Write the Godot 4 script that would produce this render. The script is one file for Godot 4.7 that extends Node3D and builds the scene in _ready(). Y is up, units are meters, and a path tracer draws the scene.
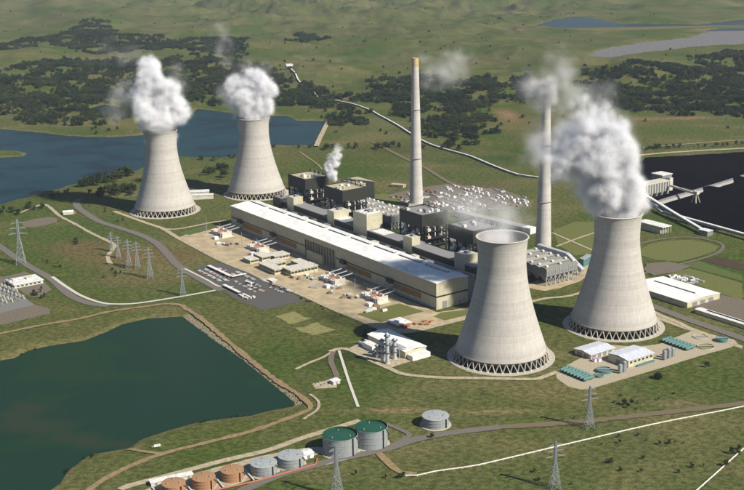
extends Node3D
# Aerial view of a power station: x right, y up, z towards the viewer, metres. The plant is laid out on its own axes:
# u along the turbine hall, v across it towards the boilers (see at()).
const ORIGIN := Vector3(75.84, 0.0, -1331.95)
const UDIR := Vector3(-0.57263, 0.0, -0.81981)
const VDIR := Vector3(0.81981, 0.0, -0.57263)
const TURN := 2.18053          # turns local x to u and local z to v
const MAIN_LAKE = [-1043,-2821,-866,-2717,-786,-2681,-701,-2620,-638,-2594,-580,-2582,-517,-2601,-473,-2676,-452,-2847,-438,-2973,-387,-2935,-321,-2879,-243,-2840,-202,-2835,-171,-2764,-106,-2750,-121,-2441,-169,-2439,-209,-2461,-240,-2406,-271,-2323,-344,-2329,-391,-2344,-419,-2295,-453,-2209,-490,-2157,-513,-2132,-547,-2083,-580,-2037,-608,-1976,-631,-1940,-694,-1827]
const INLET = [-725,-3023,-701,-3081,-654,-3032,-639,-2947,-673,-2926]
const ISLET = [-846,-2440,-784,-2446,-752,-2437,-716,-2406,-713,-2373,-759,-2361,-817,-2351]
const POND = [-445,-1120,-406,-1193,-392,-1198,-382,-1223,-363,-1238,-329,-1253,-308,-1281,-297,-1305,-269,-1326,-227,-1330,-182,-1251,-140,-1183,-77,-1064,-77,-1055,-102,-1044,-119,-1033,-170,-1019,-195,-1001,-214,-983,-221,-966,-253,-953,-266,-920,-266,-898,-277,-875,-277,-817,-324,-775]
const FAR_LAKE = [729,-5181,862,-5477,981,-5628,1038,-5555,1101,-5181,1190,-5189,1425,-5089,1680,-5300,1988,-5462,1842,-5053,1574,-4959,1387,-4949,1121,-4884,949,-4849,816,-5039]
const MUD = [738,-3960,819,-4170,1009,-4386,1235,-4539,1420,-4848,1546,-4870,1809,-4961,1581,-4322,1354,-4253,1271,-4267,1150,-4217,934,-4053,804,-3920]
const SWITCHYARD_ROAD = [-601,-1739,-545,-1655,-483,-1563,-429,-1491,-399,-1439,-377,-1406,-350,-1379,-326,-1370]
const PALE_ROAD = [-428,-1498,-398,-1452,-369,-1412,-337,-1382,-312,-1375,-287,-1379,-242,-1401,-201,-1425]
const WINDING_ROAD = [-500,-1960,-501,-1938,-488,-1896,-459,-1843,-429,-1795,-393,-1757,-350,-1710,-318,-1662,-294,-1607,-271,-1550,-252,-1515,-216,-1458,-192,-1423]
const PALE_STRIP = [-255,-1525,-236,-1498,-216,-1469,-198,-1442,-179,-1439]
const FIELD_TRACK = [-576,-1865,-565,-1899,-549,-1920,-503,-1837,-467,-1785,-430,-1729,-397,-1684,-378,-1656,-375,-1633,-375,-1602,-370,-1576,-360,-1550]
const GREY_PATCH = [-555,-1804,-540,-1823,-519,-1834,-503,-1823,-499,-1797,-524,-1770,-543,-1772]
const PERIMETER_ROAD = [-422,-1865,-386,-1821,-345,-1772,-321,-1744,-291,-1691,-247,-1620,-207,-1558,-163,-1501,-140,-1467,-112,-1431,-77,-1383,-45,-1337,-20,-1306,4,-1272,16,-1254]
const YARD_ROAD = [16,-1254,46,-1257,77,-1278,109,-1299,152,-1332]
const LAWN_ROAD = [-321,-1744,-301,-1740,-273,-1759,-249,-1779,-229,-1788]
const YARD = [-290,-1689,-270,-1731,-242,-1739,-220,-1777,-169,-1710,-44,-1507,34,-1385,76,-1323,117,-1341,156,-1362,152,-1332,109,-1297,77,-1274,45,-1256,19,-1252,-40,-1333,-78,-1387,-113,-1435,-164,-1505,-209,-1563,-248,-1625]
const YARD_LAWN = [-20,-1321,32,-1360,61,-1328,9,-1290]
const END_LAWN = [71,-1308,82,-1323,111,-1330,128,-1326,110,-1310,83,-1293]
const GATE_LAWN = [-295,-1715,-260,-1755,-244,-1739,-274,-1705]
const CAR_PARK = [-243,-1530,-217,-1553,-190,-1533,-163,-1491,-143,-1461,-125,-1440,-83,-1378,-133,-1342,-175,-1393,-196,-1436,-231,-1500]
const DEMIN_ROAD = [-48,-1196,-37,-1205,-24,-1198,-4,-1169,18,-1141,32,-1126,65,-1116,108,-1112,160,-1107,174,-1114,189,-1126]
const DEMIN_PAD = [-31,-1201,-13,-1226,5,-1251,31,-1223,62,-1191,58,-1179,19,-1147,-2,-1173]
const SHORT_ROAD = [-82,-1145,-69,-1163,-55,-1179,-43,-1199]
const KIOSK_TRACK = [-44,-1196,-46,-1178,-45,-1160,-39,-1127,-39,-1104]
const KIOSK_PAD = [-63,-1105,-47,-1115,-38,-1104,-38,-1094,-59,-1092]
const FOOT_ROAD = [-38,-1199,-32,-1154,-25,-1103,-16,-1044]
const WATER_PAD = [185,-1110,193,-1087,204,-1078,217,-1081,263,-1110,299,-1133,344,-1163,386,-1188,397,-1199,397,-1212,383,-1224,362,-1246,328,-1216,313,-1203,289,-1195,254,-1203,212,-1156,188,-1129]
const TOWER_ROAD = [321,-1338,335,-1300,349,-1274,361,-1243]
const EAST_ROAD = [325,-1353,337,-1329,365,-1280,407,-1214,444,-1142]
const EAST_VERGE = [317,-1319,331,-1298,360,-1256,400,-1192,397,-1183,356,-1243,328,-1286,314,-1304]
const SHED_YARD = [381,-1334,430,-1371,465,-1334,435,-1242,419,-1257,386,-1323]
const OVAL_FIELD = [377,-1584,396,-1607,419,-1622,457,-1628,481,-1610,490,-1591,477,-1565,447,-1539,414,-1517,385,-1528,370,-1554]
const OVAL_ROAD = [383,-1611,422,-1635,463,-1641,489,-1620,497,-1595,481,-1560,446,-1527,410,-1503,349,-1460]
const GREEN_STRIP = [414,-1502,442,-1520,479,-1448,472,-1426,450,-1454]
const ASH_BASIN = [447,-1522,475,-1540,496,-1502,510,-1473,501,-1447,487,-1472,466,-1495]
const SHED_LAWN = [381,-1458,421,-1486,448,-1450,469,-1416,448,-1350,425,-1383,405,-1426]
const TANK_ROAD_NORTH = [-212,-881,-205,-888,-170,-909,-134,-931,-96,-951,-68,-974,-47,-989,-14,-1012]
const TANK_PAD = [-195,-877,-181,-891,-138,-919,-100,-941,-58,-957,-40,-955,-57,-935,-82,-917,-106,-895,-125,-880,-140,-868]
const LOWER_ROAD = [-112,-874,-105,-881,-78,-905,-33,-930,8,-949,38,-969,70,-981,115,-992]
const LOWER_TRACK = [115,-992,188,-1000,264,-1016,351,-1036,412,-1053]
const TANK_LOOP = [11,-953,26,-969,31,-979,23,-990,10,-1004]
const DIRT_SPUR = [3,-941,10,-924,20,-905,34,-899]
const WHITE_PIPE = [18,-898,34,-897,50,-904,80,-912,102,-921,181,-958,261,-994,348,-1028,415,-1060]
const CORNER_PIPE = [252,-852,262,-864,289,-897,319,-934,374,-998]
const DAM_TRACK = [-459,-1255,-430,-1273,-387,-1302,-349,-1322,-319,-1346,-274,-1365,-256,-1372,-237,-1367,-228,-1353,-204,-1314,-170,-1248,-132,-1176,-101,-1118,-77,-1080,-64,-1054,-62,-1042,-68,-1033,-89,-1013,-115,-991,-156,-967,-189,-947,-214,-922,-231,-897,-240,-875]
const SHORE_SPUR = [-190,-948,-209,-954,-221,-960]
const DAM_LOOP = [-64,-1077,-55,-1059,-55,-1039,-62,-1026,-67,-1017]
const STRAW_A = [-117,-1319,-95,-1334,-76,-1307,-97,-1288]
const STRAW_B = [-89,-1273,-66,-1294,-45,-1267,-67,-1248]
const GRAVEL = [-533,-1481,-489,-1467,-479,-1469,-419,-1379,-453,-1348,-484,-1333]
const SWITCH_PAD = [-542,-1509,-492,-1502,-472,-1526,-438,-1485,-413,-1440,-421,-1411,-434,-1412,-480,-1474,-533,-1481]
const SWITCH_DIRT = [-482,-1325,-453,-1348,-417,-1379,-394,-1362,-391,-1344,-440,-1305,-470,-1289]
const COAL_YARD = [472,-2103,535,-2234,624,-2247,738,-2272,902,-2310,601,-1505,549,-1666,496,-1688,473,-1763,454,-1817,436,-1903]
const COAL_ROAD = [439,-2199,528,-2255,635,-2287,749,-2308,914,-2342]
const LAYDOWN = [24,-1942,77,-2000,140,-2028,231,-1972,264,-1894,262,-1852,158,-1819,77,-1811,39,-1862]
const PRECIP_LAWN = [-9,-1945,24,-1961,61,-1903,40,-1865,11,-1892]
const DAM_WALL = [-93,-2800,-101,-2665,-109,-2511,-113,-2406]
const CONVEYOR = [-251,-3691,-213,-3493,-167,-3292,-110,-3110,-50,-2971,-2,-2875,31,-2765,64,-2641,89,-2534,108,-2454,135,-2379,177,-2303,196,-2270,235,-2163,268,-2087,301,-2061]
const CHIM_FIELD = [272,-1697,313,-1743,351,-1740,398,-1677,384,-1616,319,-1573,281,-1555,266,-1613]
const STACK_YARD = [190,-1417,216,-1399,237,-1410,264,-1434,302,-1486,305,-1524,274,-1516]
const EAST_PATH_A = [262,-1603,304,-1649,353,-1697]
const EAST_PATH_B = [268,-1680,292,-1622,315,-1568]
const EAST_PATH_C = [178,-1346,211,-1367,244,-1377,288,-1412]
const BERM = [454,-1838,488,-1874,547,-1927,606,-1982,665,-2039,789,-2158]
const SLOPE_TRACK = [-123,-1212,-111,-1181,-97,-1160,-83,-1136,-73,-1114,-63,-1095,-58,-1069]
const REAR_ROAD = [4,-2452,44,-2336,73,-2251,103,-2171,138,-2044,171,-1969]
const NORTH_TRACK = [439,-2300,546,-2333,656,-2366,777,-2400,902,-2423]
const BANK_TRACK = [-144,-2353,-124,-2289,-101,-2217,-92,-2169]
const MEADOW_TRACK = [55,-911,92,-941,138,-962,194,-970,244,-994,306,-1019]
const EAST_DIRT = [367,-1510,400,-1518,424,-1497,404,-1471,367,-1455,359,-1473]
const WOODS = [[-1288,-3070,-941,-2964,-822,-2768,-725,-2716,-592,-2730,-562,-2844,-442,-3042,-201,-2947,-189,-3176,-273,-3595,-471,-3997,-846,-4177,-971,-4261,-1121,-4285,-1172,-4073,-1168,-3718,-1581,-3800],
	[-1834,-4432,-1464,-4699,-1302,-5003,-1347,-5549,-1267,-5700,-1013,-4950,-746,-4816,-498,-4730,-428,-4112,-695,-4351,-986,-4330,-1267,-4705,-1371,-4392,-1686,-4061],
	[-51,-3031,26,-3461,154,-3536,282,-3339,304,-2889,242,-2452,190,-2388,134,-2511,81,-2745,11,-2939],
	[-247,-3567,-165,-3375,-81,-3221,-45,-2996,5,-2681,-78,-2663,-161,-2942,-223,-3124],
	[642,-3469,727,-3367,827,-3691,989,-3616,1256,-3939,1710,-4374,1033,-2601,854,-2647,768,-2699,648,-2787,572,-2891,564,-3065],
	[265,-3341,357,-3462,385,-3242,336,-2951,282,-3027],
	[1045,-3824,1303,-4090,1710,-4374,1496,-3812,1164,-3642],
	[-335,-4582,-296,-5136,-146,-4878,-182,-4634],
	[361,-3108,450,-3449,473,-3401,415,-3011,361,-2949]]
const TREES = [[[-513,-2047,-494,-2087,-469,-2129,-454,-2163], 26, 9, 11, 18, 0, "dark leafy tree on the lake shore beside the cooling tower with the thick plume", "dark trees on the lake shore", "tree"],
	[[-491,-1967,-468,-2004,-444,-2042,-421,-1962], 22, 9, 9, 16, 0, "dark tree in the cooling tower shadow above the winding road", "trees in the tower shadow", "tree"],
	[[-600,-1847,-588,-1873,-568,-1886,-558,-1920], 14, 9, 6, 11, 0, "rounded dark tree among others near the tall pylon and the lake", "trees by the tall pylon", "tree"],
	[[-561,-1957,-548,-1987,-531,-2017], 7, 6, 5, 9, 1, "small green tree on the grassy point beside the lake", "trees on the grassy point", "tree"],
	[[-306,-2133,-293,-2177,-281,-2204,-265,-2094], 10, 7, 9, 15, 0, "dark tree between the two far cooling towers", "trees between the far towers", "tree"],
	[[-339,-2287,-280,-2292,-199,-2414,-121,-2395], 18, 5, 6, 10, 1, "small tree along the far lake bank", "trees along the lake bank", "tree"],
	[[-108,-2372,-63,-2390,3,-2372,62,-2389,143,-2370,186,-2345], 26, 6, 8, 13, 0, "dark tree in the long row below the overland conveyor", "tree row below the conveyor", "tree"],
	[[541,-2312,646,-2329,760,-2345], 22, 5, 6, 10, 0, "small tree in the row along the coal yard road", "trees along the coal yard road", "tree"],
	[[-457,-1906,-428,-1848,-395,-1780], 6, 5, 3, 6, 1, "lone bush on the slope beside the winding road", "bushes beside the winding road", "shrub"],
	[[-460,-1677,-427,-1653,-447,-1671], 2, 4, 5, 8, 1, "bushy tree standing alone in the tan field", "lone field trees", "tree"],
	[[-464,-1582,-431,-1540,-447,-1561], 7, 4, 2.5, 4, 0, "low dark shrub beside the switchyard road", "shrubs beside the switchyard road", "shrub"],
	[[-440,-1433,-420,-1407,-425,-1466], 7, 5, 4, 7, 0, "dark shrub by the switchyard house", "shrubs by the switchyard house", "shrub"],
	[[-362,-1489,-324,-1496,-354,-1526], 5, 6, 2.5, 5, 1, "small shrub in the pylon field", "shrubs in the pylon field", "shrub"],
	[[236,-1046,244,-1036,237,-1041], 4, 3, 4, 6, 0, "dark shrub on the slope below the water treatment works", "shrubs on the slope", "shrub"],
	[[285,-1105,288,-1100,332,-1125,377,-1146], 5, 2, 5, 8, 0, "dark bushy tree on the slope below the settling tanks", "trees below the settling tanks", "tree"],
	[[172,-1006,219,-1057,255,-1045,301,-1073], 8, 12, 1.5, 3, 1, "low bush in the open grass above the brown track", "bushes above the brown track", "shrub"],
	[[209,-957,245,-960,277,-946,250,-943], 9, 6, 2, 4, 0, "small dark bush in the meadow below the white pipeline", "bushes below the pipeline", "shrub"],
	[[120,-890,176,-877,246,-912,260,-881], 10, 10, 2.5, 5, 0, "dark shrub near the corner pipeline meadow", "shrubs in the lower meadow", "shrub"],
	[[290,-899,309,-917,322,-936], 5, 4, 4, 7, 0, "dark shrub beside the short corner pipeline", "shrubs beside the corner pipeline", "shrub"],
	[[-20,-898,-12,-901,20,-891,24,-898], 4, 3, 3, 5, 0, "dark shrub on the grass below the asphalt road", "shrubs below the asphalt road", "shrub"],
	[[51,-972,58,-974], 1, 1, 5, 6, 0, "lone bush beside the asphalt road past the grey tank", "roadside bush", "shrub"],
	[[-174,-1019,-156,-1023,-132,-1031,-119,-1035], 14, 2, 1.5, 3, 1, "low bush along the near pond edge", "bushes along the pond edge", "shrub"],
	[[-268,-913,-265,-936,-251,-951], 7, 2, 2, 4, 0, "dark bush at the corner of the near pond", "bushes at the pond corner", "shrub"],
	[[-396,-1198,-372,-1228,-332,-1248], 8, 2, 1.5, 3, 1, "low bush on the far bank of the near pond", "bushes on the far pond bank", "shrub"],
	[[-139,-1454,-91,-1388,-52,-1335], 16, 1, 1.5, 2.6, 0, "clipped dark bush in the line beside the yard road", "bushes beside the yard road", "shrub"],
	[[-13,-1242,-2,-1255,7,-1261], 5, 2, 4, 7, 0, "dark tree behind the chemical plant", "trees behind the chemical plant", "tree"],
	[[391,-1849,420,-1773,405,-1736], 6, 4, 4, 7, 0, "dark tree near the portal shed", "trees near the portal shed", "tree"]]

var M := {}
var taken := {}
var hill: FastNoiseLite
var swell: FastNoiseLite
var patch: FastNoiseLite
var fine: FastNoiseLite
var lakes := []
var islet := {}
var rng := RandomNumberGenerator.new()


# ---------------------------------------------------------------- mesh builder
class Build:
	var v := PackedVector3Array()
	var n := PackedVector3Array()
	var t := PackedVector2Array()
	func tri(a: Vector3, b: Vector3, d: Vector3, out: Vector3) -> void:
		var m := (d - a).cross(b - a).normalized()
		if m.dot(out) < 0.0:
			var k := b
			b = d
			d = k
			m = -m
		v.append(a); v.append(b); v.append(d)
		n.append(m); n.append(m); n.append(m)
	func quad(a: Vector3, b: Vector3, d: Vector3, e: Vector3, out: Vector3) -> void:
		tri(a, b, d, out)
		tri(a, d, e, out)
	func hexa(p: Array) -> void:   # p[0..3] bottom ring, p[4..7] top ring
		var m := Vector3.ZERO
		for q in p: m += q / 8.0
		for f in [[0, 1, 2, 3], [4, 5, 6, 7], [0, 1, 5, 4], [1, 2, 6, 5], [2, 3, 7, 6], [3, 0, 4, 7]]:
			var w: Vector3 = (p[f[0]] + p[f[1]] + p[f[2]] + p[f[3]]) / 4.0 - m
			quad(p[f[0]], p[f[1]], p[f[2]], p[f[3]], w)
	func box(lo: Vector3, hi: Vector3) -> void:
		hexa([lo, Vector3(hi.x, lo.y, lo.z), Vector3(hi.x, lo.y, hi.z), Vector3(lo.x, lo.y, hi.z),
			Vector3(lo.x, hi.y, lo.z), Vector3(hi.x, hi.y, lo.z), hi, Vector3(lo.x, hi.y, hi.z)])
	func at(x: float, y: float, z: float, sx: float, sy: float, sz: float) -> void:   # centre of the base and size
		box(Vector3(x - sx / 2, y, z - sz / 2), Vector3(x + sx / 2, y + sy, z + sz / 2))
	func taper(x: float, z: float, y0: float, y1: float, a0: float, b0: float, a1: float, b1: float) -> void:
		hexa([Vector3(x - a0, y0, z - b0), Vector3(x + a0, y0, z - b0), Vector3(x + a0, y0, z + b0), Vector3(x - a0, y0, z + b0),
			Vector3(x - a1, y1, z - b1), Vector3(x + a1, y1, z - b1), Vector3(x + a1, y1, z + b1), Vector3(x - a1, y1, z + b1)])
	func gable(lo: Vector3, hi: Vector3, rise: float, over: float, along_x: bool) -> void:   # a pitched slab roof over the box lo..hi (its top), with eaves
		var a := Vector3(lo.x - over, hi.y, lo.z - over)
		var b := Vector3(hi.x + over, hi.y, hi.z + over)
		var th := Vector3(0, 0.35, 0)
		var r := Vector3(0, rise, 0)
		if along_x:
			var m := (a.z + b.z) / 2
			hexa([a, Vector3(b.x, a.y, a.z), Vector3(b.x, a.y, m) + r, Vector3(a.x, a.y, m) + r, a + th, Vector3(b.x, a.y, a.z) + th, Vector3(b.x, a.y, m) + r + th, Vector3(a.x, a.y, m) + r + th])
			hexa([Vector3(a.x, a.y, m) + r, Vector3(b.x, a.y, m) + r, b, Vector3(a.x, a.y, b.z), Vector3(a.x, a.y, m) + r + th, Vector3(b.x, a.y, m) + r + th, b + th, Vector3(a.x, a.y, b.z) + th])
		else:
			var m := (a.x + b.x) / 2
			hexa([a, Vector3(m, a.y, a.z) + r, Vector3(m, a.y, b.z) + r, Vector3(a.x, a.y, b.z), a + th, Vector3(m, a.y, a.z) + r + th, Vector3(m, a.y, b.z) + r + th, Vector3(a.x, a.y, b.z) + th])
			hexa([Vector3(m, a.y, a.z) + r, Vector3(b.x, a.y, a.z), b, Vector3(m, a.y, b.z) + r, Vector3(m, a.y, a.z) + r + th, Vector3(b.x, a.y, a.z) + th, b + th, Vector3(m, a.y, b.z) + r + th])
	func gable_wall(lo: Vector3, hi: Vector3, rise: float, along_x: bool) -> void:   # walls with pointed ends
		box(lo, hi)
		var e := 0.002
		if along_x:
			var m := (lo.z + hi.z) / 2
			hexa([Vector3(lo.x, hi.y + e, lo.z), Vector3(hi.x, hi.y + e, lo.z), Vector3(hi.x, hi.y + e, hi.z), Vector3(lo.x, hi.y + e, hi.z),
				Vector3(lo.x, hi.y + rise, m - e), Vector3(hi.x, hi.y + rise, m - e), Vector3(hi.x, hi.y + rise, m + e), Vector3(lo.x, hi.y + rise, m + e)])
		else:
			var m := (lo.x + hi.x) / 2
			hexa([Vector3(lo.x, hi.y + e, lo.z), Vector3(hi.x, hi.y + e, lo.z), Vector3(hi.x, hi.y + e, hi.z), Vector3(lo.x, hi.y + e, hi.z),
				Vector3(m - e, hi.y + rise, lo.z), Vector3(m + e, hi.y + rise, lo.z), Vector3(m + e, hi.y + rise, hi.z), Vector3(m - e, hi.y + rise, hi.z)])
	func beam(p: Vector3, q: Vector3, w: float, h := -1.0) -> void:
		if h < 0: h = w
		var d := (q - p).normalized()
		var s := d.cross(Vector3.UP)
		s = Vector3.RIGHT if s.length() < 0.01 else s.normalized()
		var k := s.cross(d).normalized() * h / 2
		s *= w / 2
		hexa([p - s - k, p + s - k, p + s + k, p - s + k, q - s - k, q + s - k, q + s + k, q - s + k])
	func tube(p: Vector3, q: Vector3, r0: float, r1: float, seg := 10, cap := true) -> void:
		var d := (q - p).normalized()
		var s := d.cross(Vector3.UP)
		s = Vector3.RIGHT if s.length() < 0.01 else s.normalized()
		var k := s.cross(d)
		for i in seg:
			var a0 := TAU * i / seg
			var a1 := TAU * (i + 1) / seg
			var e0 := s * cos(a0) + k * sin(a0)
			var e1 := s * cos(a1) + k * sin(a1)
			soft(p + e0 * r0, p + e1 * r0, q + e1 * r1, q + e0 * r1, e0, e1, e1, e0)
			if cap:
				tri(p, p + e0 * r0, p + e1 * r0, -d)
				tri(q, q + e0 * r1, q + e1 * r1, d)
	func soft(a: Vector3, b: Vector3, d: Vector3, e: Vector3, na: Vector3, nb: Vector3, nd: Vector3, ne: Vector3) -> void:
		if (d - a).cross(b - a).dot(na + nb) >= 0.0:
			v.append_array([a, b, d, a, d, e]); n.append_array([na, nb, nd, na, nd, ne])
		else:
			v.append_array([a, d, b, a, e, d]); n.append_array([na, nd, nb, na, ne, nd])
	func lathe(prof: Array, seg: int, inward := false, uv := false, turns := 1.0) -> void:   # prof: Vector2(radius, height) from the bottom up
		var cols := []
		for j in prof.size():
			var g: Vector2 = prof[min(j + 1, prof.size() - 1)] - prof[max(j - 1, 0)]
			cols.append(Vector2(g.y, -g.x).normalized() * (-1.0 if inward else 1.0))
		for i in seg:
			var a0 := TAU * i / seg
			var a1 := TAU * (i + 1) / seg
			var c0 := Vector3(cos(a0), 0, sin(a0))
			var c1 := Vector3(cos(a1), 0, sin(a1))
			for j in prof.size() - 1:
				var p: Vector2 = prof[j]
				var q: Vector2 = prof[j + 1]
				var m: Vector2 = cols[j]
				var w: Vector2 = cols[j + 1]
				var was := v.size()
				soft(c0 * p.x + Vector3.UP * p.y, c1 * p.x + Vector3.UP * p.y, c1 * q.x + Vector3.UP * q.y, c0 * q.x + Vector3.UP * q.y,
					c0 * m.x + Vector3.UP * m.y, c1 * m.x + Vector3.UP * m.y, c1 * w.x + Vector3.UP * w.y, c0 * w.x + Vector3.UP * w.y)
				if uv:
					for k in range(was, v.size()):
						var near0 := Vector2(v[k].x, v[k].z).normalized().distance_to(Vector2(c0.x, c0.z)) < Vector2(v[k].x, v[k].z).normalized().distance_to(Vector2(c1.x, c1.z))
						t.append(Vector2((float(i) if near0 else i + 1.0) / seg * turns, v[k].y / 140.0))
	func slab(poly: PackedVector2Array, y0: float, y1: float) -> void:   # a flat plate, top at y1, with sides down to y0
		var idx := Geometry2D.triangulate_polygon(poly)
		for i in range(0, idx.size(), 3):
			tri(up(poly[idx[i]], y1), up(poly[idx[i + 1]], y1), up(poly[idx[i + 2]], y1), Vector3.UP)
		var cw := Geometry2D.is_polygon_clockwise(poly)
		for i in poly.size():
			var a := poly[i]
			var b := poly[(i + 1) % poly.size()]
			var o := Vector3(b.y - a.y, 0, a.x - b.x) * (1.0 if not cw else -1.0)
			quad(up(a, y0), up(b, y0), up(b, y1), up(a, y1), o)
	func up(p: Vector2, y: float) -> Vector3:
		return Vector3(p.x, y, p.y)
	func mesh() -> ArrayMesh:
		var a := []
		a.resize(Mesh.ARRAY_MAX)
		a[Mesh.ARRAY_VERTEX] = v
		a[Mesh.ARRAY_NORMAL] = n
		if t.size() == v.size(): a[Mesh.ARRAY_TEX_UV] = t
		var m := ArrayMesh.new()
		m.add_surface_from_arrays(Mesh.PRIMITIVE_TRIANGLES, a)
		return m


func at(u: float, v: float, h := 0.0) -> Vector3:
	return ORIGIN + UDIR * u + VDIR * v + Vector3.UP * h

func numbered(called: String) -> String:
	taken[called] = taken.get(called, -1) + 1
	return called if taken[called] == 0 else "%s_%03d" % [called, taken[called]]

func put(b, called: String, mat: Material, parent: Node = null) -> MeshInstance3D:
	var o := MeshInstance3D.new()
	o.mesh = b.mesh() if b is Build else b
	o.material_override = mat
	if parent:
		o.name = called
		parent.add_child(o, true)
	else:
		o.name = numbered(called)
		add_child(o)
	return o

func tag(o: Node, label: String, category: String, group := "", kind := "") -> Node:
	if label: o.set_meta("label", label)
	if category: o.set_meta("category", category)
	if group: o.set_meta("group", group)
	if kind: o.set_meta("kind", kind)
	return o

func thing(called: String, label: String, category: String, where: Vector3, turn := 0.0, group := "") -> Node3D:
	var o := Node3D.new()
	o.name = numbered(called)
	add_child(o)
	o.position = where
	o.rotation.y = turn
	tag(o, label, category, group)
	return o

func copy(src: Node3D, where: Vector3, turn: float, label := "") -> Node3D:
	var base := String(src.name)
	var cut := RegEx.create_from_string("_\\d{3}$").sub(base, "")
	var o: Node3D = src.duplicate()
	o.name = numbered(cut)
	add_child(o)
	o.position = where
	o.rotation.y = turn
	if label: o.set_meta("label", label)
	return o

func part(parent: Node, called: String, mat: Material, lo: Vector3, hi: Vector3) -> MeshInstance3D:
	var b := Build.new()
	b.box(lo, hi)
	return put(b, called, mat, parent)


# ---------------------------------------------------------------- materials
func srgb(r: float, g: float, b: float) -> Color:
	return Color(r, g, b).linear_to_srgb()

func noise_image(seed_: int, freq: float, octaves: int, lo: float, hi: float, size := 512, gain := 0.55) -> ImageTexture:
	var f := FastNoiseLite.new()
	f.seed = seed_
	f.noise_type = FastNoiseLite.TYPE_SIMPLEX_SMOOTH
	f.frequency = freq
	f.fractal_type = FastNoiseLite.FRACTAL_FBM
	f.fractal_octaves = octaves
	f.fractal_gain = gain
	var im := f.get_seamless_image(size, size)
	im.convert(Image.FORMAT_RGBA8)
	var d := im.get_data()
	for i in range(0, d.size(), 4):
		var k := clampf(lo + (hi - lo) * d[i] / 255.0, 0, 1)
		var b := int(k * 255)
		d[i] = b; d[i + 1] = b; d[i + 2] = b; d[i + 3] = 255
	return ImageTexture.create_from_image(Image.create_from_data(size, size, false, Image.FORMAT_RGBA8, d))

func paint(called: String, col: Color, rough := 0.8, tex: Texture2D = null, scale := 0.05, metal := 0.0) -> StandardMaterial3D:
	var m := StandardMaterial3D.new()
	m.resource_name = called
	m.albedo_color = col
	m.roughness = rough
	m.metallic = metal
	m.metallic_specular = 0.35
	if tex:
		m.albedo_texture = tex
		m.uv1_triplanar = true
		m.uv1_world_triplanar = true
		m.uv1_scale = Vector3.ONE * scale
	M[called] = m
	return m

func concrete_image(seed_: int, lifts: int) -> ImageTexture:
	# poured concrete: a tone for each lift, its joint, vertical shutter marks and rain streaks
	var w := 1024
	var h := 1024
	var r := RandomNumberGenerator.new()
	r.seed = seed_
	var f := FastNoiseLite.new()
	f.seed = seed_
	f.frequency = 0.012
	f.fractal_octaves = 4
	var stain := f.get_seamless_image(w, h)
	var g := FastNoiseLite.new()
	g.seed = seed_ + 5
	g.frequency = 0.03
	g.fractal_octaves = 3
	var streak := g.get_seamless_image(w, 64)
	streak.convert(Image.FORMAT_L8)
	stain.convert(Image.FORMAT_L8)
	var sd := streak.get_data()
	var nd := stain.get_data()
	var tone := []
	var coarse := 0.0
	for i in lifts:
		if i % 6 == 0: coarse = r.randf_range(-0.02, 0.02)
		tone.append(0.86 + coarse + r.randf_range(-0.022, 0.022))
	var d := PackedByteArray()
	d.resize(w * h * 4)
	for y in h:
		var lf := float(y) / h * lifts
		var li := int(lf)
		var joint := 0.955 if lf - li < 0.16 else 1.0
		var row: float = tone[li] * joint
		for x in w:
			var k := row + (sd[(y / 20 % 64) * w + x] / 255.0 - 0.5) * 0.05 + (nd[y * w + x] / 255.0 - 0.5) * 0.08
			if x % 32 < 1: k -= 0.02
			var b := int(clampf(k, 0, 1) * 255)
			var i := (y * w + x) * 4
			d[i] = b
			d[i + 1] = int(b * 0.985)
			d[i + 2] = int(b * 0.965)
			d[i + 3] = 255
	return ImageTexture.create_from_image(Image.create_from_data(w, h, false, Image.FORMAT_RGBA8, d))

func rib_image(period: int, dark: float) -> ImageTexture:
	# sheet cladding: seams between sheets and a slight tone for each
	var w := 512
	var d := PackedByteArray()
	d.resize(w * w * 4)
	var r := RandomNumberGenerator.new()
	r.seed = 77
	var tones := []
	for i in w / period * 8: tones.append(r.randf_range(0.9, 1.0))
	for y in w:
		for x in w:
			var k: float = tones[(x / period) * 8 + y / 64]
			if x % period < 2: k *= dark
			if y % 64 < 1: k *= dark
			var b := int(k * 255)
			var i := (y * w + x) * 4
			d[i] = b; d[i + 1] = b; d[i + 2] = b; d[i + 3] = 255
	return ImageTexture.create_from_image(Image.create_from_data(w, w, false, Image.FORMAT_RGBA8, d))

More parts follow.
